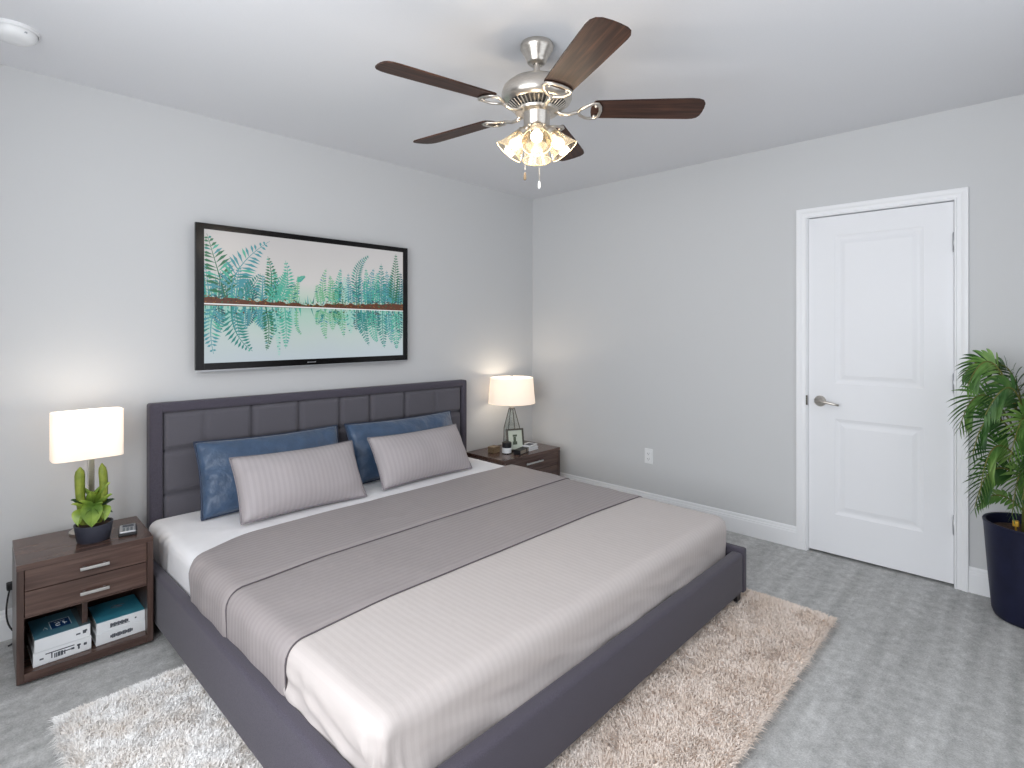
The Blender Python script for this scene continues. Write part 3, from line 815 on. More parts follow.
def table_lamp_glass():
    X, Y, zt = -.485, -.205, .395
    r = thing('table_lamp', 'lit table lamp with a white drum shade on a clear glass base', 'lamp', (X, Y, zt), math.radians(20), 'bedside lamps')
    b = BM(); q = 4
    def ring(rad, z): return [b.verts.new((rad * math.cos(2 * PI * k / q + PI / 4), rad * math.sin(2 * PI * k / q + PI / 4), z)) for k in range(q)]
    R = [ring(.0, 0.004), ring(.066, 0.004), ring(.070, .02), ring(.066, .17), ring(.022, .325), ring(.0, .325)]
    for A, B in zip(R, R[1:]):
        for k in range(q): b.faces.new((A[k], A[(k + 1) % q], B[(k + 1) % q], B[k]))
    bmesh.ops.remove_doubles(b, verts=b.verts, dist=1e-5)
    obj('glass_body', fix(b), M['glass'], r)
    b = BM()
    for k in range(q):
        a = 2 * PI * k / q + PI / 4
        tube(b, [(.070 * math.cos(a), .070 * math.sin(a), .012), (.067 * math.cos(a), .067 * math.sin(a), .17), (.023 * math.cos(a), .023 * math.sin(a), .325)], .0032, 6)
    for rad, z in ((.070, .006), (.023, .322)):
        pts = [(rad * math.cos(2 * PI * k / q + PI / 4), rad * math.sin(2 * PI * k / q + PI / 4), z) for k in range(q)]
        for k in range(q): tube(b, [pts[k], pts[(k + 1) % q]], .0034, 6)
    obj('metal_edging', b, M['pewter'], r)
    b = BM(); lathe(b, [(.018, .324), (.018, .338), (.012, .342), (.012, .40)], 16, cap0=True, cap1=True); obj('neck', fix(b), M['nickel'], r, 'auto')
    b = BM(); z0, z1 = .368, .572
    lathe(b, [(.189, z0), (.172, z1), (.168, z1), (.185, z0), (.189, z0)], 56); obj('lamp_shade', fix(b), M['shade'], r, 'auto')
    b = BM(); sphere(b, (0, 0, .46), .028, 16, 10, (1, 1, 1.25)); tube(b, [(0, 0, .39), (0, 0, .43)], .014, 12); obj('bulb', b, M['bulb'], r, True)
    b = BM(); tube(b, [(0, 0, .49), (0, 0, .580)], .003, 8); sphere(b, (0, 0, .584), .009, 10, 8)
    for k in range(3): tube(b, [(0, 0, .566), (.17 * math.cos(k * 2.094), .17 * math.sin(k * 2.094), .566)], .002, 6)
    obj('finial', b, M['chrome'], r, True)
    point('lamp_light', (0, 0, .515), 1.7, WARM, .03, r)
table_lamp_glass()

# ------------------------------------------------------------------ cactus pot and remote
def cactus():
    X, Y, zt = -3.240, -.375, .466
    r = thing('potted_cactus', 'potted cactus with leafy rosette in front of the metal lamp', 'plant', (X, Y, zt))
    b = BM(); lathe(b, [(0, 0), (.052, 0), (.058, .006), (.068, .070), (.068, .074), (.062, .074), (.060, .063), (0, .063)], 40); obj('pot', fix(b), M['slate_pot'], r, 'auto')
    b = BM(); lathe(b, [(.0605, .064), (.045, .068), (.02, .066), (0, .068)], 28); obj('soil', fix(b), M['soil'], r, True)
    R = (.987, -.16); F_ = (.16, .987)
    def P(u, v, z): return (u * R[0] + v * F_[0], u * R[1] + v * F_[1], z)
    def column(pts, rad, ribs=8):
        bm = BM(); n = 24; rings = []
        path = through(*pts, 16)
        for i, p in enumerate(path):
            t = i / 16; rr = rad * (1.0 if t < .85 else math.sqrt(max(.02, 1 - ((t - .85) / .15) ** 2))) * (.82 + .25 * t)
            rings.append([bm.verts.new(p + Vector((math.cos(2 * PI * k / n), math.sin(2 * PI * k / n), 0)) * rr * (1 + .09 * math.cos(ribs * 2 * PI * k / n))) for k in range(n)])
        for A, B in zip(rings, rings[1:]):
            for k in range(n): bm.faces.new((A[k], A[(k + 1) % n], B[(k + 1) % n], B[k]))
        bm.faces.new(rings[-1]); return fix(bm)
    obj('stem', column([P(-.030, .02, .06), P(-.044, .02, .18), P(-.046, .02, .312)], .0165), M['cactus'], r, True)
    obj('stem', column([P(.014, .02, .06), P(.034, .02, .17), P(.028, .02, .318)], .0145), M['cactus'], r, True)
    obj('stem', column([P(-.008, .03, .06), P(-.008, .03, .13), P(-.006, .03, .200)], .018), M['cactus'], r, True)
    # leaves of the rosette: folded boat-shaped blades
    def leaf(base, tip, w, fold=.35, bulge=.02):
        bm = BM(); base, tip = Vector(base), Vector(tip); d = tip - base; side = d.cross(Vector((0, 0, 1)))
        if side.length < 1e-4: side = Vector((1, 0, 0))
        side.normalize(); up = side.cross(d).normalized(); n = 9; rows = []
        for i in range(n + 1):
            t = i / n; ww = w * 1.25 * (math.sin(PI * min(1, (t * .82 + .16))) ** .8) * (1 if t < 1 else .03)
            c = base + d * t + up * (bulge * math.sin(PI * t))
            rows.append([bm.verts.new(c - side * ww + up * ww * fold), bm.verts.new(c - up * .004), bm.verts.new(c + side * ww + up * ww * fold), bm.verts.new(c + up * -.009)])
        for A, B in zip(rows, rows[1:]):
            for k in range(4): bm.faces.new((A[k], A[(k + 1) % 4], B[(k + 1) % 4], B[k]))
        return fix(bm)
    specs = [(P(-.006, -.015, .16), P(-.006, -.078, .078), .030, 0), (P(-.02, -.015, .14), P(-.052, -.060, .088), .024, 0), (P(.01, -.015, .14), P(.038, -.062, .092), .024, 0),
             (P(-.014, -.005, .09), P(-.068, -.020, .175), .022, 0), (P(-.010, -.01, .09), P(-.044, -.045, .190), .020, 0), (P(.008, -.01, .09), P(.058, -.030, .195), .022, 0), (P(.004, -.01, .09), P(.028, -.05, .170), .018, 0),
             (P(-.006, 0, .1), P(-.008, -.03, .215), .018, 0), (P(.010, .0, .08), P(.066, .0, .165), .026, 1), (P(.012, .0, .08), P(.062, -.03, .120), .026, 1), (P(-.02, .005, .08), P(-.070, .010, .185), .026, 1), (P(-.02, -.005, .08), P(-.066, -.02, .120), .024, 1),
             (P(-.012, .02, .1), P(-.036, .03, .225), .016, 0), (P(.004, .02, .1), P(.030, .03, .225), .016, 0), (P(.01, .01, .09), P(.050, .01, .235), .017, 0), (P(-.004, -.02, .085), P(-.024, -.066, .130), .020, 0), (P(.0, -.02, .085), P(.020, -.066, .125), .020, 0)]
    for a, c, w, k in specs: obj('leaf', leaf(a, c, w), M['succ_dark' if k else 'succ'], r)
cactus()
rm = thing('remote_control', 'small silver and black remote lying beside the cactus pot', 'remote', (-3.118, -.375, .466), math.radians(-12))
b = BM(); box(b, (-.033, -.058, 0), (.033, .058, .012), .004); obj('body', b, M['black'], rm)
b = BM(); box(b, (-.030, -.052, .011), (.030, .055, .020), .004); obj('faceplate', b, M['silver'], rm)
b = BM()
for i in range(3):
    for j in range(3): box(b, (-.019 + i * .014, -.042 + j * .016, .0198), (-.010 + i * .014, -.032 + j * .016, .0212), .0006)
obj('buttons', b, M['cover_grey'], rm)
b = BM(); box(b, (-.02, .012, .0198), (.022, .045, .0208), .0005); obj('display', b, M['ink'], rm)

# cord trailing down beside the nightstand
b = BM()
path = through((-3.478, -.03, .235), (-3.492, -.045, .13), (-3.476, -.06, .06), 10) + through((-3.476, -.06, .06), (-3.462, -.075, .02), (-3.49, -.09, .005), 8)[1:]
tube(b, path, .0035, 8)
cord = tag(obj('power_cord', b, M['black'], None, True), 'thin dark power cord hanging by the outer side of the book nightstand', 'cord')
b = BM(); box(b, (-3.49, -.035, .22), (-3.466, -.001, .25), .004); obj('plug', b, M['black'], cord)

# ------------------------------------------------------------------ things on the corner nightstand
ZT = .395
pf = thing('photo_frame', 'small dark picture frame propped before the glass lamp', 'picture frame', (-.535, -.300, ZT), math.radians(-26))
tl = Matrix.Rotation(math.radians(-12), 4, 'X')
b = BM()
for a, c in (((-.072, -.008, 0), (-.058, .008, .175)), ((.058, -.008, 0), (.072, .008, .175)), ((-.058, -.008, 0), (.058, .008, .014)), ((-.058, -.008, .161), (.058, .008, .175))): box(b, a, c, .0015)
bmesh.ops.transform(b, verts=b.verts, matrix=tl); obj('frame', b, M['pewter'], pf)
b = BM(); box(b, (-.058, -.002, .014), (.058, .006, .161)); bmesh.ops.transform(b, verts=b.verts, matrix=tl); ph = obj('photograph', b, mat('pale_photo', (196, 204, 190), .5), pf)
b = BM(); box(b, (-.022, -.0026, .05), (.014, -.0018, .075), .0002); box(b, (-.016, -.0026, .075), (.006, -.0018, .11), .0002); box(b, (-.02, -.0026, .112), (.016, -.0018, .128), .0002)
bmesh.ops.transform(b, verts=b.verts, matrix=tl); obj('dark_figure', b, mat('photo_dark', (72, 84, 66), .6), ph)
b = BM(); tube(b, [(0, .045, .128), (0, .072, .002)], .004, 6); obj('easel_leg', b, M['black'], pf)
jar = thing('jar', 'small jar with black lid and white label beside the picture frame', 'jar', (-.640, -.300, ZT))
b = BM(); lathe(b, [(0, 0), (.034, 0), (.036, .004), (.036, .05), (.032, .054), (0, .054)], 28); obj('body', fix(b), mat('dark_jar', (34, 36, 46), .25), jar, 'auto')
b = BM(); lathe(b, [(.0365, .006), (.0365, .046)], 28); obj('label_band', fix(b), M['paper'], jar, True)
b = BM(); lathe(b, [(.034, .0545), (.037, .056), (.037, .084), (.034, .087), (0, .087)], 28); obj('lid', fix(b), M['black'], jar, 'auto')
bx = thing('trinket_box', 'small light wooden box at the bed end of the corner nightstand', 'box', (-.682, -.200, ZT), math.radians(8))
b = BM(); box(b, (-.038, -.030, 0), (.038, .030, .032), .002); obj('body', b, M['box_wood'], bx)
b = BM(); box(b, (-.040, -.032, .0325), (.040, .032, .046), .002); obj('lid', b, M['box_wood'], bx)
bb = thing('notebook', 'thick black notebook lying in front of the picture frame', 'notebook', (-.555, -.375, ZT), math.radians(14))
b = BM(); box(b, (-.07, -.03, 0), (.07, .03, .004), .001); box(b, (-.07, -.03, .030), (.07, .03, .034), .001); box(b, (-.07, -.03, .001), (-.066, .03, .033), .001); obj('cover', b, M['black'], bb)
b = BM(); box(b, (-.066, -.028, .0045), (.067, .028, .0295)); obj('pages', b, mat('grey_pages', (150, 140, 128), .8), bb)
b = BM(); box(b, (.03, -.0315, -.000), (.036, .0315, .0352), .0005); obj('elastic_band', b, M['black'], bb)
for k, (lab, dx, rz) in enumerate((('thin white book lying on the corner nightstand, under another white book', 0, -.06), ('thin white book with a dark strip, topmost of the pair by the corner', -.006, .05))):
    q = thing('book', lab, 'book', (-.415 + dx, -.335, ZT + k * .0215), math.radians(8) + rz, 'books on the corner nightstand')
    b = BM(); box(b, (-.058, -.045, 0), (.058, .045, .003), .0008); box(b, (-.058, -.045, .018), (.058, .045, .021), .0008); box(b, (-.058, -.045, .001), (-.054, .045, .020), .0008); obj('cover', b, M['paper'], q)
    b = BM(); box(b, (-.054, -.042, .0035), (.055, .042, .0175)); obj('pages', b, M['pages'], q)
    if k: b = BM(); box(b, (-.045, -.035, .0208), (.035, .020, .0216)); obj('cover_print', b, M['ink'], q)

# ------------------------------------------------------------------ television
tv = thing('television', 'flat television above the headboard showing teal ferns mirrored in water', 'television', (-2.075, -.03, 1.53))
TX0, TX1, TZ0, TZ1 = -2.756, -1.402, 1.143, 1.928
def tl_(bm): bmesh.ops.translate(bm, verts=bm.verts, vec=(2.075, .03, -1.53)); return bm
b = BM(); box(b, (TX0 + .012, -.05, TZ0 + .012), (TX1 - .012, -.022, TZ1 - .012), .006); obj('back_shell', tl_(b), M['black'], tv)
b = BM(); box(b, (-2.3, -.024, 1.4), (-1.85, 0, 1.7)); obj('wall_bracket', tl_(b), M['black'], tv)
SX0, SX1, SZ0, SZ1 = -2.714, -1.438, 1.178, 1.897
b = BM(); yb0, yb1 = -.066, -.048
for a, c in (((TX0, yb0, TZ0), (SX0, yb1, TZ1)), ((SX1, yb0, TZ0), (TX1, yb1, TZ1)), ((SX0, yb0, TZ0), (SX1, yb1, SZ0)), ((SX0, yb0, SZ1), (SX1, yb1, TZ1))): box(b, a, c, .0015)
obj('bezel', tl_(b), M['gloss_black'], tv)
b = BM(); box(b, (TX0 + .002, -.064, TZ0 - .012), (TX1 - .002, -.05, TZ0 - .0003), .003); tr = obj('bottom_trim', tl_(b), M['silver'], tv)
b = BM(); box(b, (-2.14, -.0668, 1.156), (-2.132, -.0658, 1.162)); box(b, (-2.13, -.0668, 1.157), (-2.085, -.0658, 1.161)); obj('maker_mark', tl_(b), M['silver'], tv)
def scr_mat(name, stops):
    m = mat(name, (0, 0, 0), .25)
    tc = nd(m, 'ShaderNodeTexCoord'); sp = nd(m, 'ShaderNodeSeparateXYZ'); lk(m, tc.outputs['Object'], sp.inputs[0])
    n = nd(m, 'ShaderNodeTexNoise', Scale=3.5, Detail=3); lk(m, tc.outputs['Object'], n.inputs['Vector'])
    ad = nd(m, 'ShaderNodeMath', operation='MULTIPLY_ADD'); lk(m, n.outputs['Fac'], ad.inputs[0]); ad.inputs[1].default_value = .12; lk(m, sp.outputs[2], ad.inputs[2])
    mr = nd(m, 'ShaderNodeMapRange'); mr.inputs[1].default_value = SZ0 - 1.53 + .06; mr.inputs[2].default_value = SZ1 - 1.53 + .06; lk(m, ad.outputs[0], mr.inputs[0])
    col = ramp(m, mr.outputs[0], stops); lk(m, col, bsdf(m).inputs['Emission Color']); bsdf(m).inputs['Emission Strength'].default_value = .84
    bsdf(m).inputs['Base Color'].default_value = (.02, .02, .02, 1)
    return m
M['screen'] = scr_mat('lit_screen', [(0, (186, 198, 206)), (.2, (188, 202, 200)), (.40, (172, 202, 190)), (.445, (158, 194, 180)), (.52, (188, 204, 194)), (.64, (206, 204, 203)), (1, (192, 190, 191))])
def pix(name, rgb):
    m = mat(name, (5, 5, 5), .3); bsdf(m).inputs['Emission Color'].default_value = (*lin(rgb), 1); bsdf(m).inputs['Emission Strength'].default_value = .9; return m
PIX = [pix('screen_teal', (44, 128, 122)), pix('screen_green', (40, 108, 78)), pix('screen_blue_teal', (70, 142, 152)), pix('screen_pale_green', (112, 172, 136)), pix('screen_mid_teal', (76, 166, 146)),
       pix('screen_brown', (92, 52, 34)), pix('screen_ochre', (150, 104, 44)), pix('screen_white', (232, 234, 234)), pix('screen_dark', (42, 48, 40)), pix('screen_haze', (150, 196, 186)), pix('screen_deep', (40, 92, 100))]
b = BM(); box(b, (SX0, -.0585, SZ0), (SX1, -.052, SZ1)); scr = obj('screen', tl_(b), M['screen'], tv)
FERNS = [((-2.602, 1.519), (-2.651, 1.702), (-2.700, 1.874), .105, 1), ((-2.576, 1.553), (-2.525, 1.712), (-2.365, 1.87), .100, 2), ((-2.525, 1.535), (-2.459, 1.607), (-2.418, 1.679), .05, 0), ((-2.37, 1.52), (-2.355, 1.655), (-2.377, 1.781), .048, 1),
 ((-2.38, 1.52), (-2.31, 1.62), (-2.262, 1.70), .04, 4), ((-2.32, 1.522), (-2.262, 1.632), (-2.274, 1.766), .056, 4), ((-2.202, 1.533), (-2.198, 1.621), (-2.195, 1.68), .012, 3), ((-2.196, 1.64), (-2.18, 1.665), (-2.15, 1.68), .014, 4), ((-2.022, 1.532), (-2.038, 1.63), (-2.014, 1.738), .03, 3), ((-2.0, 1.53), (-1.985, 1.62), (-1.99, 1.70), .026, 3),
 ((-1.931, 1.527), (-1.931, 1.636), (-1.914, 1.746), .032, 4), ((-1.862, 1.53), (-1.862, 1.624), (-1.862, 1.719), .03, 2), ((-1.89, 1.53), (-1.885, 1.62), (-1.89, 1.70), .026, 9), ((-1.782, 1.524), (-1.8, 1.723), (-1.709, 1.847), .045, 0), ((-1.737, 1.526), (-1.728, 1.647), (-1.733, 1.76), .034, 4), ((-1.691, 1.522), (-1.7, 1.649), (-1.672, 1.765), .042, 2),
 ((-1.605, 1.522), (-1.615, 1.654), (-1.615, 1.803), .052, 0), ((-1.65, 1.522), (-1.66, 1.64), (-1.64, 1.74), .04, 4), ((-1.56, 1.52), (-1.56, 1.64), (-1.575, 1.76), .04, 2), ((-1.527, 1.515), (-1.507, 1.693), (-1.497, 1.879), .056, 1),
 ((-2.651, 1.49), (-2.680, 1.371), (-2.666, 1.227), .075, 2), ((-2.576, 1.493), (-2.551, 1.344), (-2.461, 1.236), .075, 0), ((-2.445, 1.49), (-2.418, 1.414), (-2.39, 1.372), .045, 2), ((-2.39, 1.491), (-2.37, 1.358), (-2.384, 1.238), .04, 1), ((-2.34, 1.49), (-2.32, 1.35), (-2.31, 1.20), .02, 9), ((-2.277, 1.487), (-2.269, 1.372), (-2.272, 1.245), .045, 4),
 ((-2.202, 1.489), (-2.205, 1.386), (-2.175, 1.328), .012, 3), ((-2.014, 1.487), (-2.03, 1.387), (-2.014, 1.296), .03, 3), ((-1.914, 1.489), (-1.905, 1.403), (-1.893, 1.309), .032, 3), ((-1.86, 1.489), (-1.85, 1.40), (-1.845, 1.33), .03, 9), ((-1.773, 1.492), (-1.755, 1.372), (-1.709, 1.25), .046, 0), ((-1.681, 1.495), (-1.681, 1.356), (-1.644, 1.274), .046, 4),
 ((-1.605, 1.488), (-1.605, 1.356), (-1.59, 1.231), .052, 0), ((-1.56, 1.49), (-1.55, 1.37), (-1.53, 1.26), .04, 2), ((-1.507, 1.491), (-1.497, 1.339), (-1.492, 1.22), .05, 4)]
rf = random.Random(21)
for x, h, mi in ((-2.69, .20, 2), (-2.64, .16, 10), (-2.60, .14, 0), (-2.55, .20, 2), (-2.50, .15, 2), (-2.46, .13, 10), (-2.41, .16, 2), (-2.35, .13, 0), (-2.33, .2, 4), (-2.29, .15, 4), (-2.24, .12, 3), (-2.05, .12, 3), (-1.97, .16, 3), (-1.95, .12, 1), (-1.90, .15, 1), (-1.84, .14, 2),
                 (-1.80, .16, 10), (-1.765, .19, 2), (-1.72, .17, 0), (-1.70, .14, 10), (-1.66, .17, 10), (-1.63, .20, 2), (-1.585, .18, 10), (-1.54, .22, 2), (-1.52, .16, 10), (-1.475, .24, 10), (-1.455, .2, 2)):
    k = rf.uniform(-.03, .03)
    FERNS.insert(0, ((x, 1.515), (x + k * .3, 1.515 + h * .5), (x + k, 1.515 + h), .026 + .1 * h, mi))
    FERNS.insert(0, ((x, 1.487), (x + k * .3, 1.487 - h * .4), (x + k, 1.487 - h * .85), .026 + .09 * h, mi if rf.random() < .6 else 9))
def ferns():
    bm = BM(); rr = random.Random(11)
    def clampx(x): return min(max(x, SX0 + .001), SX1 - .001)
    def poly(pts, y, mi):
        try: bm.faces.new([bm.verts.new((clampx(x), y, min(max(z, SZ0 + .001), SZ1 - .001))) for x, z in pts]).material_index = mi
        except ValueError: pass
    y = -.0588
    # misty stalks behind, then banks, then fronds
    for k in range(230):
        x = (SX0 + abs(rr.gauss(0, .22))) if rr.random() < .4 else (SX1 - abs(rr.gauss(0, .2)) if rr.random() < .65 else rr.uniform(SX0, SX1)); up = rr.random() < .5; h = rr.uniform(.04, .14) * (1.25 if up else 1)
        near_mid = abs(x + 2.12) < .1
        if near_mid: h *= .45
        z = 1.515 if up else 1.487
        poly([(x - .004, z), (x + .004, z), (x + rr.uniform(-.02, .02), z + (h if up else -h))], y, rr.choice([9, 3, 2, 4, 0, 2, 4, 10]))
    for f, (a, c, t, w, mi) in enumerate(FERNS):
        y -= .00002
        pts = through((a[0], 0, a[1]), (c[0], 0, c[1]), (t[0], 0, t[1]), 40); sp_ = .0125 + .13 * w; N = max(9, int((pts[-1] - pts[0]).length / sp_))
        P_ = lambda q: pts[min(40, max(0, int(round(q * 40))))]
        for i in range(41 - 1):
            d = (pts[i + 1] - pts[i]).normalized(); s = Vector((-d.z, 0, d.x)); ww = .0028 * (1 - i / 44) + .0008
            poly([(pts[i].x - s.x * ww, pts[i].z - s.z * ww), (pts[i + 1].x - s.x * ww, pts[i + 1].z - s.z * ww), (pts[i + 1].x + s.x * ww, pts[i + 1].z + s.z * ww), (pts[i].x + s.x * ww, pts[i].z + s.z * ww)], y, mi)
        for i in range(N):
            q = .10 + .9 * i / N; p = P_(q); p2 = P_(min(1, q + .05)); d = (p2 - p)
            if d.length < 1e-6: d = pts[-1] - pts[-2]
            d.normalize(); s = Vector((-d.z, 0, d.x))
            L = 1.25 * w * (.55 + .45 * math.sin(PI * min(1, q * 1.1))) * (1 - q) ** .55 + .006
            for sg in (1, -1):
                dirv = (s * sg * .86 + d * .5).normalized(); n2 = Vector((-dirv.z, 0, dirv.x)); lw = .36 * sp_ * (1 - .3 * q)
                e = p + dirv * L - Vector((0, 0, 1)) * L * .10 * (1 if a[1] > 1.5 else -1); m_ = p + dirv * L * .55
                poly([(p.x, p.z), (m_.x + n2.x * lw, m_.z + n2.z * lw), (e.x, e.z), (m_.x - n2.x * lw, m_.z - n2.z * lw)], y, mi if rr.random() < .8 else rr.choice([0, 2, 4]))
    # bank of soil and moss
    y -= .0002
    n = 60
    top = [(lerp(SX0, SX1, k / n), 1.505 + .036 * (abs(k / n - .47) * 1.5 + .28) + rr.uniform(-.008, .008)) for k in range(n + 1)]
    for p, q in zip(top, top[1:]): poly([(p[0], 1.488), (q[0], 1.488), (q[0], q[1] - .006), (p[0], p[1] - .006)], y, 5)
    for k in range(420):
        x = rr.uniform(SX0 + .004, SX1 - .004); i = int((x - SX0) / (SX1 - SX0) * n); z = rr.uniform(1.497, top[i][1] + .006); s = rr.uniform(.0025, .006)
        poly([(x - s, z), (x, z - s * .7), (x + s, z), (x, z + s * .8)], y - .0001, rr.choice([5, 6, 6, 8, 1, 5, 8] if x > -2.2 else [5, 5, 8, 6, 1]))
    for k in range(120):
        x = rr.uniform(SX0 + .004, SX1 - .004); s = rr.uniform(.002, .005)
        if abs(x + 2.12) < .12: continue
        z = 1.482 - abs(rr.gauss(0, .025)); poly([(x - s, z), (x, z - s * 1.6), (x + s, z), (x, z + s)], y - .0001, rr.choice([5, 8, 1, 2]))
    poly([(SX0, 1.494), (SX1, 1.483), (SX1, 1.488), (SX0, 1.501)], y - .0003, 7)
    return bm
obj('fern_picture', tl_(ferns()), PIX, scr)

# ------------------------------------------------------------------ ceiling fan
FX, FY = -2.018, -1.808
fan = thing('ceiling_fan', 'brushed nickel ceiling fan with five dark wood blades and lit glass shades', 'ceiling fan', (FX, FY, H))
b = BM(); lathe(b, [(0, 0), (.064, 0), (.067, -.006), (.067, -.02), (.062, -.028), (.048, -.052), (.041, -.064), (.040, -.074), (.034, -.08), (.014, -.082)], 40); obj('canopy', fix(b), M['nickel'], fan, 'auto')
b = BM(); tube(b, [(0, 0, -.07), (0, 0, -.145)], .0125, 16); obj('downrod', b, M['nickel'], fan, 'auto')
b = BM(); lathe(b, [(.013, -.135), (.03, -.138), (.07, -.145), (.11, -.158), (.136, -.180), (.143, -.202), (.143, -.225), (.136, -.238), (.118, -.246)], 56); obj('motor_housing', fix(b), M['nickel'], fan, 'auto')
b = BM(); lathe(b, [(.118, -.246), (.10, -.258), (.082, -.270), (0, -.270)], 48); vt = obj('vent_cone', fix(b), M['black'], fan, 'auto')
b = BM()
for k in range(40):
    a = 2 * PI * k / 40; c, s = math.cos(a), math.sin(a)
    tube(b, [(.117 * c, .117 * s, -.2475), (.099 * c, .099 * s, -.260), (.083 * c, .083 * s, -.2705)], .0028, 4)
obj('vent_fins', b, M['nickel'], vt)
b = BM(); lathe(b, [(.088, -.268), (.092, -.272), (.088, -.280), (.056, -.282), (.053, -.286), (.053, -.330), (.045, -.342), (.02, -.352), (0, -.354)], 40); obj('switch_housing', fix(b), M['nickel'], fan, 'auto')

ZB = -.266
def blade_bm():
    # local: x outward along the blade, y width
    bm = BM(); t = .0055
    out = []
    r0, r1 = .215, .662
    for k in range(9):   # root, gently rounded
        a = PI / 2 + PI * k / 8; out.append((r0 + .018 + .018 * math.cos(a) * 1, .058 * math.sin(a)))
    low = [(.30, -.060), (.40, -.064), (.50, -.067), (.60, -.069)]
    tip = [(.628, -.066), (.647, -.056), (.658, -.038), (.662, -.01), (.662, .02), (.659, .045), (.651, .060), (.636, .068), (.615, .070)]
    hi = [(.50, .067), (.40, .064), (.30, .060)]
    out = [(x * 1.018, y) for x, y in out + low + tip + hi]
    A = [bm.verts.new((x, y, t / 2)) for x, y in out]; B = [bm.verts.new((x, y, -t / 2)) for x, y in out]
    bm.faces.new(A); bm.faces.new(B[::-1]); n = len(A)
    for i in range(n): bm.faces.new((A[i], A[(i + 1) % n], B[(i + 1) % n], B[i]))
    return fix(bm)
def arm_bm(pitch):
    bm = BM()
    cp, sp_ = math.cos(pitch), math.sin(pitch)
    def P(x, y, z): return (x, y * cp - z * sp_, y * sp_ + z * cp)
    loop = []
    for x, y in ((.165, 0), (.178, .022), (.198, .040), (.222, .052), (.243, .050), (.253, .030), (.257, 0), (.253, -.030), (.243, -.050), (.222, -.052), (.198, -.040), (.178, -.022)):
        loop.append(P(x, y, -.009 + (.0 if x > .2 else -.004)))
    tube(bm, loop, .0075, 8, closed=True, flat=.7)
    tube(bm, [(.075, 0, -.008), (.10, 0, -.020), (.13, 0, -.022), (.150, 0, -.016), (.170, 0, -.012)], [.013, .010, .009, .009, .009], 10, flat=.8)
    for y in (.035, -.035): sphere(bm, P(.236, y, -.008), .008, 8, 6)
    return fix(bm)
PITCH = math.radians(-11)
for k in range(5):
    a = math.radians(168.7 + 72 * k)
    bl = obj('blade', blade_bm(), M['blade'], fan)
    bl.location = (0, 0, ZB); bl.rotation_euler = (0, 0, 0)
    bl.matrix_basis = Matrix.Translation((0, 0, ZB)) @ Matrix.Rotation(a, 4, 'Z') @ Matrix.Rotation(PITCH, 4, 'X')
    ar = obj('blade_arm', arm_bm(0), M['nickel'], bl, True)
# light kit
for k, ang in enumerate((221, 311, 41, 131)):
    a = math.radians(ang); d = Vector((math.cos(a), math.sin(a), 0))
    tiltv = (d * .62 + Vector((0, 0, -1)) * .79).normalized()
    base = Vector((0, 0, -.348)) + d * .044
    z = tiltv; x = Vector((0, 0, 1)).cross(z).normalized(); y = z.cross(x)
    mtx = Matrix((( x.x, y.x, z.x, base.x), (x.y, y.y, z.y, base.y), (x.z, y.z, z.z, base.z), (0, 0, 0, 1)))
    b = BM(); lathe(b, [(.0, -.012), (.016, -.01), (.018, .0), (.027, .008), (.029, .026), (.024, .030)], 24, mtx=mtx); fit = obj('socket_cup', fix(b), M['nickel'], fan, 'auto')
    b = BM(); pr = [(.026, .016), (.031, .028), (.036, .045), (.042, .065), (.050, .088), (.058, .106), (.0615, .112)]
    lathe(b, pr + [(r_ - .0025, z_ - .0005) for r_, z_ in pr[::-1]], 40, mtx=mtx)
    tube(b, [mtx @ Vector((.0605 * math.cos(q * PI / 20), .0605 * math.sin(q * PI / 20), .1125)) for q in range(40)], .0021, 6, closed=True, mi=1)
    sh = obj('glass_shade', fix(b), [M['amber_glass'], M['rim']], fan, 'auto')
    b = BM(); lathe(b, [(.0, .03), (.012, .03), (.013, .045), (.020, .056), (.025, .068), (.024, .080), (.016, .091), (0, .095)], 20, mtx=mtx); bu = obj('bulb', fix(b), M['bulb'], fan, True)
    point('fan_light', base + tiltv * .135, 1.2, (1.0, .90, .78), .03, fan)
def chain(p, zlen, knob_m, r_):
    b = BM(); x_, y_, z_ = p
    for i in range(int(zlen / .006)): sphere(b, (x_, y_, z_ - i * .006), .0022, 6, 4)
    c = obj('pull_chain', b, M['nickel'], fan, True)
    b = BM(); lathe(b, [(0, 0), (.003, -.002), (.0055, -.012), (.006, -.026), (.0045, -.032), (0, -.033)], 12, x_, y_, mtx=Matrix.Translation((0, 0, z_ - zlen))); obj('pull_knob', fix(b), knob_m, c, True)
chain((-.033, .035, -.335), .185, M['box_wood'], 0)
chain((.006, -.008, -.350), .205, M['white_plastic'], 0)

# ------------------------------------------------------------------ potted palm
PX, PY = -.178, -3.255
palm = thing('potted_palm', 'leafy green palm in a navy pot beside the door', 'plant', (PX, PY, 0))
b = BM(); lathe(b, [(0, 0), (.118, 0), (.128, .008), (.136, .03), (.150, .20), (.166, .43), (.170, .447), (.167, .452), (.158, .450), (.155, .43), (.152, .40), (0, .40)], 56); obj('pot', fix(b), M['navy_pot'], palm, 'auto')
b = BM(); lathe(b, [(.1535, .405), (.11, .415), (.06, .412), (0, .418)], 40); so = obj('soil', fix(b), M['soil'], palm, True)
b = BM()
for q in range(3):
    a = 2.1 * q; tube(b, [(.02 * math.cos(a), .02 * math.sin(a), .40), (.016 * math.cos(a), .016 * math.sin(a), .62), (.022 * math.cos(a + .6), .022 * math.sin(a + .6), .80)], [.012, .010, .007], 8)
obj('trunk', b, M['stem'], palm, True)
b = BM(); tube(b, [(-.075, .045, .40), (-.078, .046, .455)], .004, 6); box(b, (-.092, .034, .45), (-.064, .058, .476), .004); obj('plant_tag', b, M['brass'], palm)
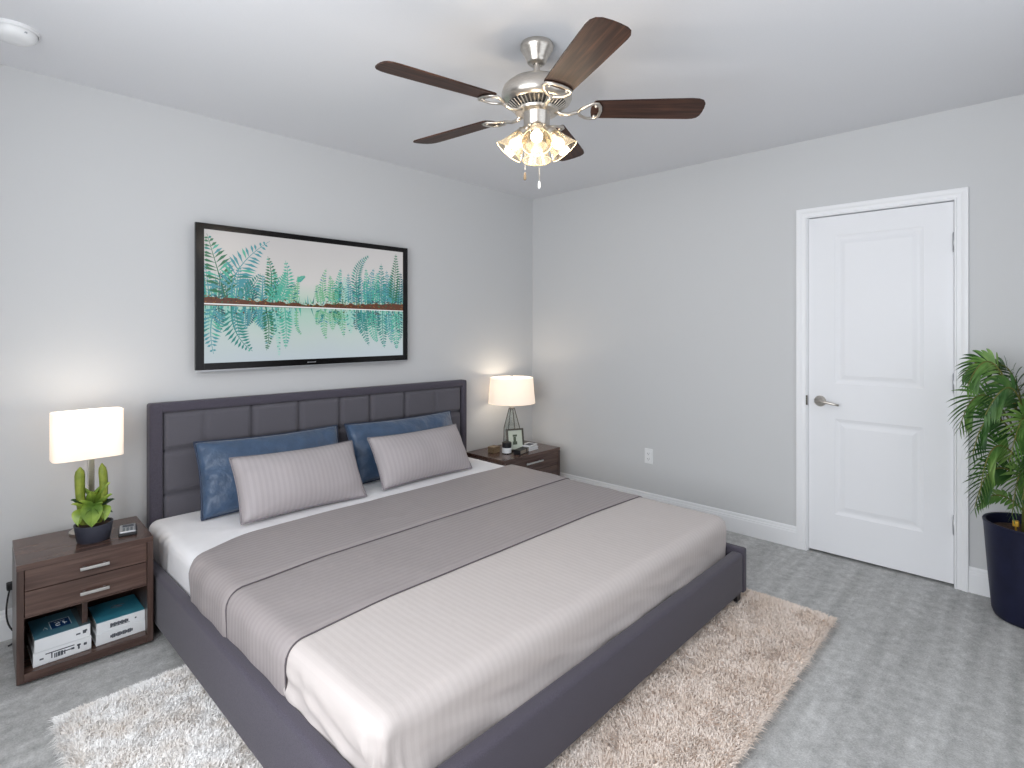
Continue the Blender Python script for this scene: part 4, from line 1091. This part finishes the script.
RV = Vector((.690, -.724, 0)); FV = Vector((.724, .690, 0)); UP = Vector((0, 0, 1))
def pp(u, v, z): return RV * u + FV * v + UP * z    # u towards the picture's right, v away, local to the palm
def frond(p0, p1, p2, leaflen, m, npair=20, droop=.35, flip=0, seed=0):
    rr = random.Random(seed); bm = BM(); n = 30
    pts = through(p0, p1, p2, n)
    tube(bm, pts, [.0042 * (1 - .75 * i / n) + .0008 for i in range(n + 1)], 6, mi=1)
    for i in range(npair):
        t = .22 + .78 * i / (npair - 1); f = t * n; k = min(n - 1, int(f)); p = pts[k].lerp(pts[k + 1], f - k)
        d = (pts[min(n, k + 1)] - pts[max(0, k - 1)]).normalized()
        s = d.cross(UP) * .35 + d.cross(-FV) * .9
        s.normalize()
        L = leaflen * (.5 + .5 * math.sin(PI * min(1, .12 + t * .88))) * (1.0 if t < .8 else 1 - (t - .8) * 1.8)
        for sg in (1, -1):
            ang = .55 + .55 * t
            dv = (s * sg * (1.0 - .45 * t) + d * ang).normalized()
            Lr = L * rr.uniform(.88, 1.1); w = .0086 * rr.uniform(.85, 1.15) * (1 - .3 * t)
            nrm = dv.cross(d); nrm = nrm.normalized() if nrm.length > .05 else UP
            wv = dv.cross(UP); wv = (wv.normalized() if wv.length > .1 else d)
            wv = (wv * .35 + d * .8); wv = (wv - dv * wv.dot(dv)).normalized()
            rows = []
            M_ = 6
            for j in range(M_ + 1):
                q = j / M_; c = p + dv * Lr * q - UP * (droop * Lr * q * q)
                ww = w * (math.sin(PI * min(1, q * .9 + .1)) ** .7 if j < M_ else .04)
                rows.append((bm.verts.new(c - wv * ww), bm.verts.new(c + UP * ww * -.35), bm.verts.new(c + wv * ww)))
            for A, B in zip(rows, rows[1:]):
                bm.faces.new((A[0], A[1], B[1], B[0])); bm.faces.new((A[1], A[2], B[2], B[1]))
    for v in bm.verts: v.co.x = min(v.co.x, -PX - .014)
    return obj('frond', bm, [m, M['stem']], palm)
# crown at about z 0.8; every frond arches out and down
LD, LM, LL = M['leaf_dark'], M['leaf_mid'], M['leaf_light']
FR = [  # middle, tip (u, v, z), start height, leaflet length, material, pairs, droop
 ((-.20, -.04, 1.22), (-.36, -.06, 1.12), .84, .15, LM, 26, .55), ((-.14, .03, 1.20), (-.31, .02, 1.17), .84, .14, LD, 24, .55),
 ((-.16, -.08, 1.12), (-.33, -.12, 1.00), .84, .15, LD, 26, .5), ((-.19, .02, 1.08), (-.33, .02, .92), .82, .15, LM, 26, .5),
 ((-.06, -.13, 1.14), (-.12, -.20, .80), .84, .16, LM, 28, .2), ((-.20, -.03, .99), (-.335, -.06, .81), .80, .14, LD, 26, .4),
 ((-.13, -.10, 1.00), (-.26, -.16, .80), .80, .15, LM, 26, .35), ((-.20, -.04, .86), (-.305, -.06, .62), .74, .14, LM, 26, .35),
 ((-.12, -.12, .86), (-.22, -.18, .64), .74, .14, LD, 26, .3), ((-.19, -.02, .75), (-.31, -.04, .56), .70, .13, LD, 24, .35),
 ((-.13, -.08, .75), (-.22, -.13, .56), .68, .12, LM, 22, .3), ((-.15, .0, .62), (-.26, .0, .55), .56, .06, LM, 16, .3),
 ((-.05, -.13, .80), (-.07, -.17, .50), .72, .15, LL, 28, .12), ((-.08, -.10, 1.02), (-.16, -.17, .74), .78, .14, LM, 26, .25),
 ((.02, -.08, 1.20), (-.06, -.18, 1.10), .84, .15, LD, 24, .4), ((-.05, .04, 1.16), (-.15, .06, 1.19), .84, .13, LD, 22, .5),
 ((.02, -.14, 1.00), (.02, -.24, .74), .80, .15, LM, 26, .25), ((-.03, -.10, .66), (-.14, -.16, .50), .58, .11, LM, 22, .25),
 ((.10, -.08, 1.20), (.20, -.18, 1.06), .84, .16, LM, 24, .4), ((.13, -.02, 1.14), (.30, -.14, 1.02), .84, .16, LD, 24, .4),
 ((.10, -.14, 1.00), (.17, -.26, .78), .80, .15, LM, 24, .3), ((.13, -.08, .94), (.28, -.18, .76), .78, .15, LD, 24, .35),
 ((.09, -.10, .82), (.18, -.20, .60), .70, .14, LM, 24, .3), ((.12, -.06, .74), (.24, -.14, .58), .66, .12, LD, 22, .3),
]
for i, (c, t, z0, L, m, npr, dr) in enumerate(FR):
    c, t = (c[0] + .015, c[1], c[2] - .035), (t[0] + .02, t[1], t[2] - .02)
    frond(pp(0, 0, z0 - .08), pp(*c), pp(*t), L * .9, m, int(npr * .72), dr * .8, seed=i)
